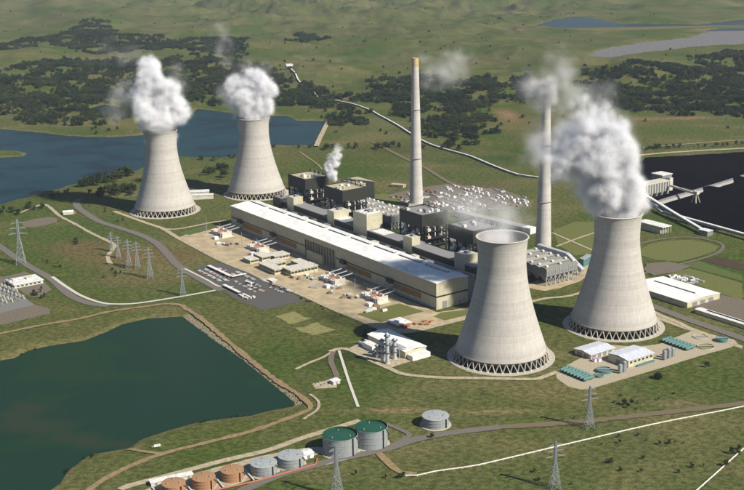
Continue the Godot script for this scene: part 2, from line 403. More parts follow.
func make_materials() -> void:
	var wear := noise_image(11, 0.012, 5, 0.80, 1.08)
	var grit := noise_image(12, 0.022, 6, 0.70, 1.15, 1024)
	var dust := noise_image(13, 0.006, 7, 0.78, 1.1, 1024, 0.6)
	var ribs := rib_image(32, 0.82)
	paint("cream", srgb(0.52, 0.49, 0.36), 0.7, ribs, 0.03)
	paint("cream_plain", srgb(0.56, 0.52, 0.37), 0.7, wear, 0.02)
	paint("white_roof", srgb(0.86, 0.86, 0.84), 0.55, rib_image(64, 0.93), 0.02)
	paint("white", srgb(0.78, 0.78, 0.76), 0.5, wear, 0.03)
	paint("offwhite", srgb(0.62, 0.60, 0.52), 0.6, wear, 0.03)
	paint("blue_roof", srgb(0.62, 0.66, 0.74), 0.45, ribs, 0.05)
	paint("dark_clad", srgb(0.035, 0.036, 0.03), 0.6, ribs, 0.035)
	paint("dark_steel", srgb(0.03, 0.03, 0.03), 0.6, wear, 0.05)
	paint("grey_steel", srgb(0.24, 0.25, 0.26), 0.5, wear, 0.05)
	paint("galvanised", srgb(0.40, 0.42, 0.44), 0.45, null, 0.05, 0.2)
	paint("pylon_steel", srgb(0.26, 0.29, 0.31), 0.5)
	paint("grey_roof", srgb(0.28, 0.28, 0.28), 0.8, grit, 0.03)
	paint("tan_roof", srgb(0.48, 0.42, 0.28), 0.85, grit, 0.025)
	paint("panel_brown", srgb(0.32, 0.19, 0.06), 0.7, wear, 0.05)
	paint("band", srgb(0.03, 0.03, 0.028), 0.4)
	paint("glass", srgb(0.03, 0.04, 0.045), 0.15)
	paint("concrete", srgb(0.45, 0.42, 0.35), 0.9, grit, 0.04)
	paint("pale_concrete", srgb(0.62, 0.60, 0.53), 0.9, grit, 0.05)
	paint("asphalt", srgb(0.105, 0.10, 0.095), 0.9, grit, 0.035)
	paint("road", srgb(0.17, 0.155, 0.135), 0.9, grit, 0.03)
	paint("dirt", srgb(0.44, 0.36, 0.23), 0.95, dust, 0.0055)
	paint("track", srgb(0.27, 0.20, 0.105), 0.95, dust, 0.02)
	paint("pale_track", srgb(0.42, 0.36, 0.25), 0.95, dust, 0.02)
	paint("grey_dirt", srgb(0.17, 0.145, 0.11), 0.95, grit, 0.02)
	paint("gravel", srgb(0.20, 0.20, 0.19), 0.95, grit, 0.04)
	paint("mud", srgb(0.17, 0.165, 0.165), 0.9, grit, 0.003)
	paint("coal", srgb(0.0045, 0.0035, 0.005), 1.0, grit, 0.02)
	paint("lawn", srgb(0.140, 0.152, 0.042), 0.95, grit, 0.018)
	paint("lawn_dark", srgb(0.095, 0.125, 0.034), 0.95, grit, 0.018)
	paint("straw", srgb(0.235, 0.225, 0.085), 0.95, dust, 0.02)
	paint("tank_grey", srgb(0.30, 0.33, 0.34), 0.5, ribs, 0.06)
	paint("tank_roof", srgb(0.36, 0.39, 0.40), 0.5, wear, 0.05)
	paint("tank_green", srgb(0.02, 0.09, 0.055), 0.35, wear, 0.04)
	paint("tank_rust", srgb(0.40, 0.23, 0.12), 0.7, grit, 0.04)
	paint("teal", srgb(0.10, 0.21, 0.20), 0.5, wear, 0.1)
	paint("red", srgb(0.36, 0.12, 0.07), 0.6)
	paint("brick_red", srgb(0.40, 0.19, 0.13), 0.7, wear, 0.05)
	paint("orange", srgb(0.42, 0.2, 0.07), 0.6)
	paint("silver", srgb(0.6, 0.64, 0.70), 0.35, wear, 0.05, 0.3)
	paint("bark", srgb(0.09, 0.07, 0.05), 0.9)
	paint("yellow_band", srgb(0.55, 0.43, 0.2), 0.7, wear, 0.04)
	M.coal.metallic_specular = 0.02
	var shell := paint("shell", srgb(0.60, 0.60, 0.585), 0.9)
	shell.albedo_texture = concrete_image(5, 96)
	var stack := paint("stack", srgb(0.68, 0.68, 0.67), 0.9)
	stack.albedo_texture = shell.albedo_texture
	var water := paint("water", Color.WHITE, 0.14)
	water.metallic_specular = 0.06
	var pond := paint("pond_water", Color.WHITE, 0.16)
	pond.metallic_specular = 0.06
	paint("basin_water", srgb(0.01, 0.02, 0.02), 0.2)
	for w in [water, pond]:
		w.vertex_color_use_as_albedo = true
		w.normal_enabled = true
		var nt := noise_image(31, 0.05, 4, 0, 1, 512)
		var im: Image = nt.get_image()
		im.bump_map_to_normal_map(3.0)
		w.normal_texture = ImageTexture.create_from_image(im)
		w.normal_scale = 0.35
		w.uv1_triplanar = true
		w.uv1_world_triplanar = true
		w.uv1_scale = Vector3.ONE * 0.012
	var g := paint("grass_ground", Color.WHITE, 1.0, noise_image(21, 0.016, 6, 0.62, 1.18, 1024, 0.6), 0.008)
	g.uv1_scale = Vector3(0.0065, 0.008, 0.009)
	g.metallic_specular = 0.1
	g.vertex_color_use_as_albedo = true
	g.detail_enabled = true
	g.detail_blend_mode = BaseMaterial3D.BLEND_MODE_MUL
	g.detail_albedo = noise_image(22, 0.03, 5, 0.66, 1.2, 512, 0.65)
	g.detail_uv_layer = BaseMaterial3D.DETAIL_UV_2
	g.uv2_triplanar = true
	g.uv2_world_triplanar = true
	g.uv2_scale = Vector3.ONE * 0.031
	for k in [["leaf_dark", 0.026, 0.042, 0.018], ["leaf", 0.045, 0.062, 0.024], ["leaf_olive", 0.065, 0.072, 0.030]]:
		var m := paint(k[0], srgb(k[1], k[2], k[3]), 1.0)
		m.metallic_specular = 0.1
		m.backlight = Color(0.3, 0.35, 0.2)
	var lf := paint("forest_leaf", Color.WHITE, 0.9)
	lf.vertex_color_use_as_albedo = true
	lf.backlight = Color(0.3, 0.35, 0.2)
	var s := paint("steam", srgb(0.955, 0.965, 1.0), 1.0)
	s.metallic_specular = 0.0
	s.backlight = Color(1, 1, 1)
	paint("concrete_pad", srgb(0.42, 0.37, 0.27), 0.95, grit, 0.03)
	paint("stone", srgb(0.30, 0.26, 0.19), 0.95)
	paint("basin", srgb(0.07, 0.045, 0.028), 0.9, grit, 0.02)
	paint("grey_track", srgb(0.17, 0.14, 0.085), 0.95, grit, 0.03)
	var sm := paint("smoke", srgb(0.78, 0.78, 0.80), 1.0)
	sm.metallic_specular = 0.0
	sm.backlight = Color(1, 1, 1)


# ---------------------------------------------------------------- land
func poly(a: Array) -> PackedVector2Array:
	var p := PackedVector2Array()
	for i in range(0, a.size(), 2): p.append(Vector2(a[i], a[i + 1]))
	return p

func shore(p: PackedVector2Array, q: Vector2) -> float:   # signed distance, negative inside
	var best := 1e9
	for i in p.size():
		best = minf(best, q.distance_squared_to(Geometry2D.get_closest_point_to_segment(q, p[i], p[(i + 1) % p.size()])))
	return sqrt(best) * (-1.0 if Geometry2D.is_point_in_polygon(q, p) else 1.0)

func add_lake(a: Array, level: float, wobble: float) -> Dictionary:
	# the traced shore, broken into shorter uneven stretches
	var src := poly(a)
	var p := PackedVector2Array()
	for i in src.size():
		var s := src[i]
		var e := src[(i + 1) % src.size()]
		var k := maxi(1, int(s.distance_to(e) / 22.0))
		for j in k:
			var q := s.lerp(e, float(j) / k)
			p.append(q + Vector2(fine.get_noise_2d(q.x * 1.7, q.y * 1.7), fine.get_noise_2d(q.x * 1.7 + 900, q.y * 1.7)) * wobble)
	var r := Rect2(p[0], Vector2.ZERO)
	for q in p: r = r.expand(q)
	var d := {"poly": p, "level": level, "box": r.grow(90)}
	lakes.append(d)
	return d

func ground(x: float, z: float) -> float:
	var far := smoothstep(2500.0, 3600.0, -z)
	var h := 0.0
	if far > 0.0:
		var e := 1.0 + 2.2 * smoothstep(4800.0, 8000.0, -z)
		h = far * (hill.get_noise_2d(x, z) * 34.0 * e + swell.get_noise_2d(x * 0.7, z * 1.0) * 18.0 * e - absf(swell.get_noise_2d(x * 1.5 + 4000, z * 0.7)) * 12.0 * e + 6.0)
		h += smoothstep(8000.0, 14000.0, -z) * 260.0
	var w := Vector2(x, z)
	for d in lakes:
		if d.box.has_point(w):
			var s := shore(d.poly, w)
			h = lerpf(d.level + 2.2, h, smoothstep(0.0, 80.0, s))
			h = minf(h, d.level + clampf(s * 0.22, -5.0, 100.0))
			if s > 0.0: h = maxf(h, d.level + minf(s * 0.22, 1.4))
	if islet and islet.box.has_point(w):
		h = maxf(h, -2.5 + clampf(-shore(islet.poly, w) * 0.16, -6.0, 3.0))
	return h

const GREEN := Color(0.118, 0.142, 0.040)
const LUSH := Color(0.085, 0.130, 0.028)
const OLIVE := Color(0.142, 0.152, 0.052)
const TAN := Color(0.29, 0.235, 0.115)
const HILLS := Color(0.142, 0.156, 0.062)

func soil(x: float, z: float, h: float) -> Color:
	var a := patch.get_noise_2d(x, z)
	var b := fine.get_noise_2d(x, z)
	var c := fine.get_noise_2d(x * 4.0 + 500, z * 4.0)
	var k := GREEN.lerp(LUSH, clampf(0.5 + a * 1.3 + b * 0.5, 0, 1))
	k = k.lerp(OLIVE, clampf(0.35 - a * 1.2 + c * 0.55, 0, 1))
	k = k.lerp(TAN, smoothstep(0.30, 0.62, b * 0.75 + c * 0.5 - a * 0.3) * 0.5)
	# dry pale paddocks and greener ones, in broad drifts
	var dry := hill.get_noise_2d(x * 1.3 + 700, z * 1.3)
	k = k.lerp(HILLS, smoothstep(-0.15, 0.35, dry + c * 0.3) * 0.55)
	k = k.lerp(TAN, smoothstep(0.1, 0.5, fine.get_noise_2d(x * 0.3, z * 0.6) + dry * 0.5) * 0.3)
	for s in SOILS:
		var d := Vector2((x - s[0]) / s[2], (z - s[1]) / s[3]).length() + b * 0.45 + c * 0.3
		if d < 1.0: k = k.lerp(s[4], (1.0 - d) * s[5] if d > 0.0 else float(s[5]))
	for d in lakes:
		if h < d.level + 1.4 and d.box.has_point(Vector2(x, z)) and h > d.level - 1.0: k = k.lerp(TAN, 0.45)
	return k

# bare or greener ground that the picture shows: x, z, half width, half depth, colour, strength
const SOILS = [[-330, -1590, 130, 60, Color(0.20, 0.15, 0.065), 1.3], [-420, -1640, 70, 50, Color(0.19, 0.14, 0.07), 1.2], [-300, -1480, 120, 40, Color(0.20, 0.165, 0.08), 1.1],
	[20, -1035, 70, 9, Color(0.32, 0.25, 0.13), 0.9], [120, -1030, 60, 6, Color(0.32, 0.25, 0.13), 0.9], [285, -1040, 40, 12, Color(0.24, 0.2, 0.1), 1.0],
	[-20, -1180, 60, 50, Color(0.055, 0.08, 0.024), 1.2], [-180, -1180, 70, 60, Color(0.10, 0.112, 0.045), 1.0], [330, -900, 60, 14, Color(0.2, 0.17, 0.08), 1.0],
	[330, -2750, 40, 160, Color(0.30, 0.2, 0.10), 1.4], [-110, -3120, 90, 60, Color(0.28, 0.19, 0.09), 1.4], [-330, -3430, 90, 40, Color(0.30, 0.17, 0.08), 1.2],
	[480, -2660, 260, 120, Color(0.19, 0.155, 0.065), 1.0], [700, -2680, 160, 26, Color(0.3, 0.2, 0.11), 1.2], [-900, -3700, 300, 80, Color(0.20, 0.17, 0.08), 1.0], [620, -4960, 60, 60, Color(0.33, 0.2, 0.12), 1.4],
	[-560, -2740, 240, 40, Color(0.2, 0.17, 0.07), 1.1], [60, -2350, 220, 90, Color(0.105, 0.12, 0.04), 1.0], [250, -2250, 200, 90, Color(0.075, 0.115, 0.03), 1.1], [170, -2000, 120, 60, Color(0.14, 0.125, 0.06), 1.2]]

func build_ground() -> void:
	var xs := []
	var zs := []
	var x := -14000.0
	while x < 14000.0:
		xs.append(x)
		var o := absf(x + 3.0)
		x += 8.0 if o < 760.0 else 8.0 + (o - 760.0) * 0.035
	var z := -450.0
	while z > -18000.0:
		zs.append(z)
		z -= 30.0 if z > -780.0 else 8.0 if z > -2900.0 else 8.0 + (-z - 2900.0) * 0.012
	var nx := xs.size()
	var nz := zs.size()
	var v := PackedVector3Array()
	var c := PackedColorArray()
	v.resize(nx * nz)
	c.resize(nx * nz)
	for j in nz:
		for i in nx:
			var h := ground(xs[i], zs[j])
			v[j * nx + i] = Vector3(xs[i], h, zs[j])
			c[j * nx + i] = soil(xs[i], zs[j], h)
	var n := PackedVector3Array()
	n.resize(nx * nz)
	var idx := PackedInt32Array()
	for j in nz:
		for i in nx:
			var a := v[j * nx + mini(i + 1, nx - 1)] - v[j * nx + maxi(i - 1, 0)]
			var b := v[mini(j + 1, nz - 1) * nx + i] - v[maxi(j - 1, 0) * nx + i]
			n[j * nx + i] = a.cross(b).normalized()
			if i < nx - 1 and j < nz - 1:
				var k := j * nx + i
				idx.append_array([k, k + nx, k + 1, k + 1, k + nx, k + nx + 1])
	# rows run away from the viewer, so a x b points up
	var arr := []
	arr.resize(Mesh.ARRAY_MAX)
	arr[Mesh.ARRAY_VERTEX] = v
	arr[Mesh.ARRAY_NORMAL] = n
	arr[Mesh.ARRAY_COLOR] = c
	arr[Mesh.ARRAY_INDEX] = idx
	var m := ArrayMesh.new()
	m.add_surface_from_arrays(Mesh.PRIMITIVE_TRIANGLES, arr)
	var o := put(m, "ground", M.grass_ground)
	tag(o, "rolling green and tan grassland around the power station", "ground", "", "structure")

func water(d: Dictionary, called: String, mat: Material, label: String, step: float, tint: Callable) -> void:
	# a level sheet over the basin; the land above it hides what lies outside the shore
	var box: Rect2 = d.box.grow(-60)
	var nx := int(box.size.x / step) + 2
	var nz := int(box.size.y / step) + 2
	var v := PackedVector3Array()
	var n := PackedVector3Array()
	var c := PackedColorArray()
	var idx := PackedInt32Array()
	for j in nz:
		for i in nx:
			var x := box.position.x + i * step
			var z := box.position.y + j * step
			v.append(Vector3(x, d.level, z))
			n.append(Vector3.UP)
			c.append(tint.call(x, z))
			if i < nx - 1 and j < nz - 1:
				var k := j * nx + i
				idx.append_array([k, k + 1, k + nx, k + 1, k + nx + 1, k + nx])
	var arr := []
	arr.resize(Mesh.ARRAY_MAX)
	arr[Mesh.ARRAY_VERTEX] = v
	arr[Mesh.ARRAY_NORMAL] = n
	arr[Mesh.ARRAY_COLOR] = c
	arr[Mesh.ARRAY_INDEX] = idx
	var me := ArrayMesh.new()
	me.add_surface_from_arrays(Mesh.PRIMITIVE_TRIANGLES, arr)
	tag(put(me, called, mat), label, "water", "", "structure")

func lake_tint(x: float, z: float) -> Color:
	# deep blue, mixed with a darker tone in stretched noise patches
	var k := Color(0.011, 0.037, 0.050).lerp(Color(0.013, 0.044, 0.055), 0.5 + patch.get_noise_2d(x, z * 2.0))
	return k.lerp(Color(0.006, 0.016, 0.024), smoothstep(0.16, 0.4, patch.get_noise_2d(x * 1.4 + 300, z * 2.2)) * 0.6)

func pond_tint(x: float, z: float) -> Color:
	# green water, with brown silt fanning out from the outlet
	var k := Color(0.012, 0.037, 0.028).lerp(Color(0.016, 0.040, 0.022), clampf(0.5 + patch.get_noise_2d(x * 1.5, z * 1.5), 0, 1))
	for s in [[-215.0, -968.0, 26.0, 9.0], [-245.0, -975.0, 34.0, 11.0], [-280.0, -990.0, 40.0, 14.0], [-315.0, -1015.0, 44.0, 22.0], [-340.0, -1050.0, 34.0, 30.0]]:
		var q := Vector2((x - s[0]) / s[2], (z - s[1]) / s[3]).length() + 0.5 * fine.get_noise_2d(x * 2.5, z * 2.5)
		k = k.lerp(Color(0.050, 0.048, 0.028), 0.34 * (1.0 - smoothstep(0.3, 1.1, q)))
	return k

func plain_tint(_x: float, _z: float) -> Color:
	return Color.WHITE

var sheet_level := 0.08
func plate(a: Array, called: String, mat: Material, label: String, rough := 2.0) -> void:
	# a sheet of ground cover with an uneven outline
	sheet_level += 0.012
	var src := poly(a)
	var p := PackedVector2Array()
	for i in src.size():
		var s := src[i]
		var e := src[(i + 1) % src.size()]
		var k := maxi(1, int(s.distance_to(e) / 9.0)) if rough > 0 else 1
		for j in k:
			var q := s.lerp(e, float(j) / k)
			p.append(q + Vector2(fine.get_noise_2d(q.x * 6, q.y * 6), fine.get_noise_2d(q.x * 6 + 900, q.y * 6)) * rough)
	var b := Build.new()
	var idx := Geometry2D.triangulate_polygon(p)
	for i in range(0, idx.size(), 3):
		b.tri(b.up(p[idx[i]], sheet_level), b.up(p[idx[i + 1]], sheet_level), b.up(p[idx[i + 2]], sheet_level), Vector3.UP)
	tag(put(b, called, mat), label, called.split("_")[-1], "", "structure")

func smooth_line(a: Array, step: float) -> PackedVector2Array:
	var cv := Curve2D.new()
	var p := poly(a)
	for i in p.size():
		var d := (p[mini(i + 1, p.size() - 1)] - p[maxi(i - 1, 0)]) / 6.0
		cv.add_point(p[i], -d, d)
	cv.bake_interval = step
	return cv.get_baked_points()

func lane(a: Array, width: float, called: String, mat: Material, label: String, rough := 0.25, rise := 0.0) -> void:
	# a road or track laid over the land; rise > 0 gives it a raised bed with sides
	sheet_level += 0.012
	var p := smooth_line(a, 6.0)
	var b := Build.new()
	var l := []
	var r := []
	for i in p.size():
		var d := (p[mini(i + 1, p.size() - 1)] - p[maxi(i - 1, 0)]).normalized().orthogonal()
		var k := width / 2 * (1.0 + rough * fine.get_noise_2d(p[i].x * 7, p[i].y * 7))
		var y := ground(p[i].x, p[i].y) + sheet_level + 0.12 + rise
		for s in [[l, 1], [r, -1]]:
			var q: Vector2 = p[i] + d * k * s[1]
			s[0].append(Vector3(q.x, maxf(y, ground(q.x, q.y) + sheet_level + rise), q.y))
	for i in p.size() - 1:
		b.quad(l[i], r[i], r[i + 1], l[i + 1], Vector3.UP)
		if rise > 0:
			var dn := Vector3.DOWN * (rise + 0.5)
			var o: Vector3 = l[i] - r[i]
			b.quad(l[i], l[i + 1], l[i + 1] + dn, l[i] + dn, o)
			b.quad(r[i], r[i + 1], r[i + 1] + dn, r[i] + dn, -o)
	tag(put(b, called, mat), label, called.split("_")[-1], "", "structure")


# ---------------------------------------------------------------- trees
func crown_mesh(seed_: int, tall: float, wide: float, blobs: int, leaves: int, leaf: float, columnar := false) -> ArrayMesh:
	var r := RandomNumberGenerator.new()
	r.seed = seed_
	var b := Build.new()
	for i in blobs:
		var y := r.randf_range(0.3, 0.92)
		var a := r.randf() * TAU
		var reach := wide * (0.75 * sqrt(r.randf())) * (1.0 - absf(y - 0.55) * (0.4 if columnar else 1.1))
		var mid := Vector3(cos(a) * reach, y * tall, sin(a) * reach)
		var rad := wide * r.randf_range(0.30, 0.50)
		for k in leaves:
			var d := Vector3(r.randfn(), r.randfn() * 0.75, r.randfn()).normalized()
			var p := mid + d * rad * r.randf_range(0.55, 1.08)
			var t := Vector3(r.randfn(), r.randfn(), r.randfn()).normalized()
			var s := d.cross(t).normalized() * leaf * r.randf_range(0.6, 1.3)
			var q := (t + d * 0.3).normalized() * leaf * r.randf_range(0.6, 1.3)
			b.tri(p - s * 0.5, p + s * 0.5, p + q, d + Vector3.UP * 0.4)
	return b.mesh()

var crowns := []
var trunk_mesh: ArrayMesh
var tree_total := 0

func make_tree_parts() -> void:
	for i in 4:
		crowns.append(crown_mesh(100 + i, 1.0, 0.42 + 0.05 * i, 11, 26, 0.13))
	crowns.append(crown_mesh(110, 1.0, 0.24, 9, 22, 0.10, true))
	var b := Build.new()
	b.tube(Vector3(0, -0.05, 0), Vector3(0.01, 0.45, 0.02), 0.035, 0.018, 6, false)
	b.tube(Vector3(0.01, 0.38, 0.02), Vector3(0.2, 0.66, 0.08), 0.016, 0.006, 5, false)
	b.tube(Vector3(0.01, 0.42, 0.02), Vector3(-0.16, 0.72, -0.1), 0.016, 0.006, 5, false)
	b.tube(Vector3(0.01, 0.44, 0.02), Vector3(0.03, 0.8, -0.02), 0.016, 0.006, 5, false)
	trunk_mesh = b.mesh()

func tree(x: float, z: float, h: float, kind: int, leaf: String, label: String, group: String, called := "tree") -> void:
	var t := thing(called, label, "shrub" if called == "shrub" else "tree", Vector3(x, ground(x, z) - 0.1, z), rng.randf() * TAU, group)
	var w := rng.randf_range(0.7, 1.5)
	var k := put(trunk_mesh, "trunk", M.bark, t)
	var c := put(crowns[kind], "crown", M[leaf], t)
	k.scale = Vector3(h, h, h)
	c.scale = Vector3(h * w, h, h * w)

func forest() -> void:
	var rows := [[], [], []]
	var r := RandomNumberGenerator.new()
	r.seed = 9
	for w in WOODS:
		var p := poly(w)
		var box := Rect2(p[0], Vector2.ZERO)
		for q in p: box = box.expand(q)
		var want := int(box.get_area() / 84.0)
		for i in want:
			var q := Vector2(r.randf_range(box.position.x, box.end.x), r.randf_range(box.position.y, box.end.y))
			var edge := Vector2(fine.get_noise_2d(q.x * 0.8, q.y * 0.8), fine.get_noise_2d(q.x * 0.8 + 77, q.y * 0.8)) * 60.0
			var thick := patch.get_noise_2d(q.x * 3.0 + 40, q.y * 2.2) + 0.35 * fine.get_noise_2d(q.x, q.y)
			if r.randf() > smoothstep(-0.34, 0.12, thick) or not Geometry2D.is_point_in_polygon(q + edge, p): continue
			var wet := false
			for d in lakes:
				if d.box.has_point(q) and shore(d.poly, q) < 8.0: wet = true
			if wet: continue
			rows[r.randi() % 3].append(q)
	var loose := [rows[0].size(), rows[1].size(), rows[2].size()]
	# loose trees over the far slopes, thickening in drifts
	for i in 9000:
		var z := -2500.0 - 6500.0 * pow(r.randf(), 1.3)
		var q := Vector2(r.randf_range(-0.36, 0.36) * -z, z)
		var thick := patch.get_noise_2d(q.x * 1.6 + 800, q.y * 3.4)
		if r.randf() > smoothstep(0.2, 0.55, thick) * 0.4 + 0.02: continue
		var wet := false
		for d in lakes:
			if d.box.has_point(q) and shore(d.poly, q) < 12.0: wet = true
		if not wet: rows[r.randi() % 3].append(q)
	for k in 3: loose[k] = rows[k].size() - loose[k]
	var o := Node3D.new()
	o.name = "forest"
	add_child(o)
	tag(o, "dark eucalypt woods and loose trees over the far slopes", "forest", "", "stuff")
	for k in 3:
		var mm := MultiMesh.new()
		mm.transform_format = MultiMesh.TRANSFORM_3D
		mm.use_colors = true
		mm.mesh = crowns[k]
		mm.instance_count = rows[k].size()
		for i in rows[k].size():
			var q: Vector2 = rows[k][i]
			var h := r.randf_range(7.0, 14.0)*(0.75 if i > rows[k].size() - loose[k] else 1.0)
			var b := Basis(Vector3.UP, r.randf() * TAU).scaled(Vector3(h * 1.15, h, h * 1.15))
			mm.set_instance_transform(i, Transform3D(b, Vector3(q.x, ground(q.x, q.y) - h * 0.2, q.y)))
			var dry := clampf(0.4 + patch.get_noise_2d(q.x * 2, q.y * 2) + r.randf_range(-0.3, 0.3), 0, 1)
			mm.set_instance_color(i, Color(0.012, 0.027, 0.010).lerp(Color(0.048, 0.064, 0.022), dry))
		var mi := MultiMeshInstance3D.new()
		mi.name = "woodland"
		mi.multimesh = mm
		mi.material_override = M.forest_leaf
		mi.set_meta("kind", "stuff")
		o.add_child(mi, true)
	print("forest trees ", rows[0].size() + rows[1].size() + rows[2].size())

func single_trees() -> void:
	var r := RandomNumberGenerator.new()
	r.seed = 41
	for g in TREES:
		var p: Array = g[0]
		for i in g[1]:
			var x: float
			var z: float
			for attempt in 20:
				var s := r.randi() % (p.size() / 2 - 1) * 2
				var f := r.randf()
				x = lerpf(p[s], p[s + 2], f) + r.randfn() * g[2]
				z = lerpf(p[s + 1], p[s + 3], f) + r.randfn() * g[2]
				if ground(x, z) > -0.9: break
			var lf: String = ["leaf_dark", "leaf", "leaf_olive"][clampi(g[5] + (r.randi() % 3) - 1, 0, 2)]
			tree(x, z, r.randf_range(g[3], g[4]), 4 if g[8] == "slender" else r.randi() % 4, lf, g[6], g[7], "shrub" if g[8] == "shrub" else "tree")


# ---------------------------------------------------------------- cooling towers
func shell_radius(y: float) -> float:
	return 25.3 * sqrt(1.0 + pow((y - 110.0) / 61.1, 2))

func cooling_tower(label: String, where: Vector3) -> Node3D:
	var t := thing("cooling_tower", label, "cooling tower", where, 0.0, "concrete cooling towers")
	return t

func fill_tower(t: Node3D) -> void:
	var out := []
	var inner := []
	for i in 41:
		var y := 9.5 + (132.0 - 9.5) * i / 40.0
		out.append(Vector2(shell_radius(y) + (0.35 if i == 40 else 0.0), y))
		inner.append(Vector2(shell_radius(y) - 0.7, y))
	var b := Build.new()
	b.lathe(out, 96, false, true, 6.0)
	var sh := put(b, "shell", M.shell, t)
	b = Build.new()
	b.lathe(inner, 72, true, true, 6.0)
	put(b, "inner_wall", M.shell, t)
	b = Build.new()
	b.lathe([Vector2(26.0, 131.7), Vector2(27.7, 131.9), Vector2(27.9, 132.3), Vector2(27.7, 132.7), Vector2(26.2, 132.7), Vector2(26.0, 131.7)], 96)
	put(b, "rim", M.pale_concrete, sh)
	b = Build.new()
	b.lathe([Vector2(47.6, 9.2), Vector2(49.3, 9.1), Vector2(49.5, 9.9), Vector2(48.7, 10.8)], 96)
	put(b, "lintel_ring", M.concrete, sh)
	b = Build.new()
	b.lathe([Vector2(57.5, -0.5), Vector2(57.5, 0.45), Vector2(51.5, 0.75), Vector2(50.8, 0.3), Vector2(50.0, -0.5)], 96)
	put(b, "apron", M.concrete, t)
	b = Build.new()
	b.lathe([Vector2(50.0, 0.1), Vector2(0.0, 0.14)], 64)
	put(b, "basin_water", M.basin_water, t)
	b = Build.new()
	b.lathe([Vector2(45.0, 5.2), Vector2(45.0, 9.0), Vector2(0.1, 9.1)], 64)
	b.lathe([Vector2(0.1, 5.2), Vector2(45.0, 5.2)], 64)
	put(b, "fill_pack", M.grey_roof, t)
	# raking columns in pairs
	b = Build.new()
	b.beam(Vector3(52.3, 0.3, 0), Vector3(48.4, 9.3, 3.55), 0.95, 0.8)
	var one := b.mesh()
	b = Build.new()
	b.beam(Vector3(52.3, 0.3, 0), Vector3(48.4, 9.3, -3.55), 0.95, 0.8)
	var two := b.mesh()
	b = Build.new()
	b.taper(52.4, 0, 0.3, 1.3, 1.3, 1.5, 0.9, 1.1)
	var foot := b.mesh()
	for i in 42:
		for m in [one, two]:
			put(m, "raking_column", M.concrete, t).rotation.y = TAU * i / 42.0
		put(foot, "column_base", M.pale_concrete, t).rotation.y = TAU * i / 42.0

func chimney(u: float, v: float, label: String, h: float, banded: bool) -> void:
	var t := thing("chimney", label, "chimney", at(u, v), 0.0, "tall concrete chimneys")
	var prof := []
	for i in 31:
		var f := i / 30.0
		prof.append(Vector2(lerpf(11.6, 5.2, pow(f, 0.85)), h * f))
	var b := Build.new()
	b.lathe(prof, 48, false, true, 2.0)
	var sh := put(b, "shaft", M.stack, t)
	b = Build.new()
	b.lathe([Vector2(5.55, h - 13.0), Vector2(5.5, h + 0.3), Vector2(4.6, h + 0.3), Vector2(4.4, h - 3)], 40)
	put(b, "top_band", M.yellow_band if banded else M.concrete, sh)
	b = Build.new()
	b.lathe([Vector2(4.5, h - 4), Vector2(0.05, h - 3.9)], 24)
	put(b, "flue", M.grey_steel, t)
	b = Build.new()
	for y in [h * 0.33, h * 0.66]:
		b.lathe([Vector2(lerpf(11.6, 5.2, pow(y / h, 0.85)) + 0.1, y), Vector2(lerpf(11.6, 5.2, pow(y / h, 0.85)) + 1.1, y + 0.1), Vector2(lerpf(11.6, 5.2, pow(y / h, 0.85)) + 1.1, y + 0.5), Vector2(lerpf(11.6, 5.2, pow(y / h, 0.85)), y + 0.6)], 40)
	put(b, "gallery", M.grey_steel, sh)
	b = Build.new()
	b.taper(0, 0, 0, 6, 14, 14, 12.2, 12.2)
	put(b, "plinth", M.concrete, t)


# ---------------------------------------------------------------- steam
func wisp_mesh(seed_: int, count: int, size: float, rad: float) -> ArrayMesh:
	# one small tuft of vapour: fine scraps, thicker towards its middle
	var r := RandomNumberGenerator.new()
	r.seed = seed_
	var v := PackedVector3Array()
	var n := PackedVector3Array()
	for i in count:
		var p := Vector3(r.randfn(), r.randfn(), r.randfn()) * rad * 0.5
		var s := size * r.randf_range(0.6, 1.4)
		var a := Vector3(r.randfn(), r.randfn(), r.randfn()).normalized()
		var b := a.cross(Vector3(r.randfn(), r.randfn(), r.randfn())).normalized()
		var m := -a.cross(b).normalized()
		v.append(p + a * s * 0.58)
		v.append(p - a * s * 0.29 + b * s * 0.5)
		v.append(p - a * s * 0.29 - b * s * 0.5)
		n.append(m); n.append(m); n.append(m)
	var arr := []
	arr.resize(Mesh.ARRAY_MAX)
	arr[Mesh.ARRAY_VERTEX] = v
	arr[Mesh.ARRAY_NORMAL] = n
	var me := ArrayMesh.new()
	me.add_surface_from_arrays(Mesh.PRIMITIVE_TRIANGLES, arr)
	return me

var thick_wisp: ArrayMesh
var thin_wisp: ArrayMesh

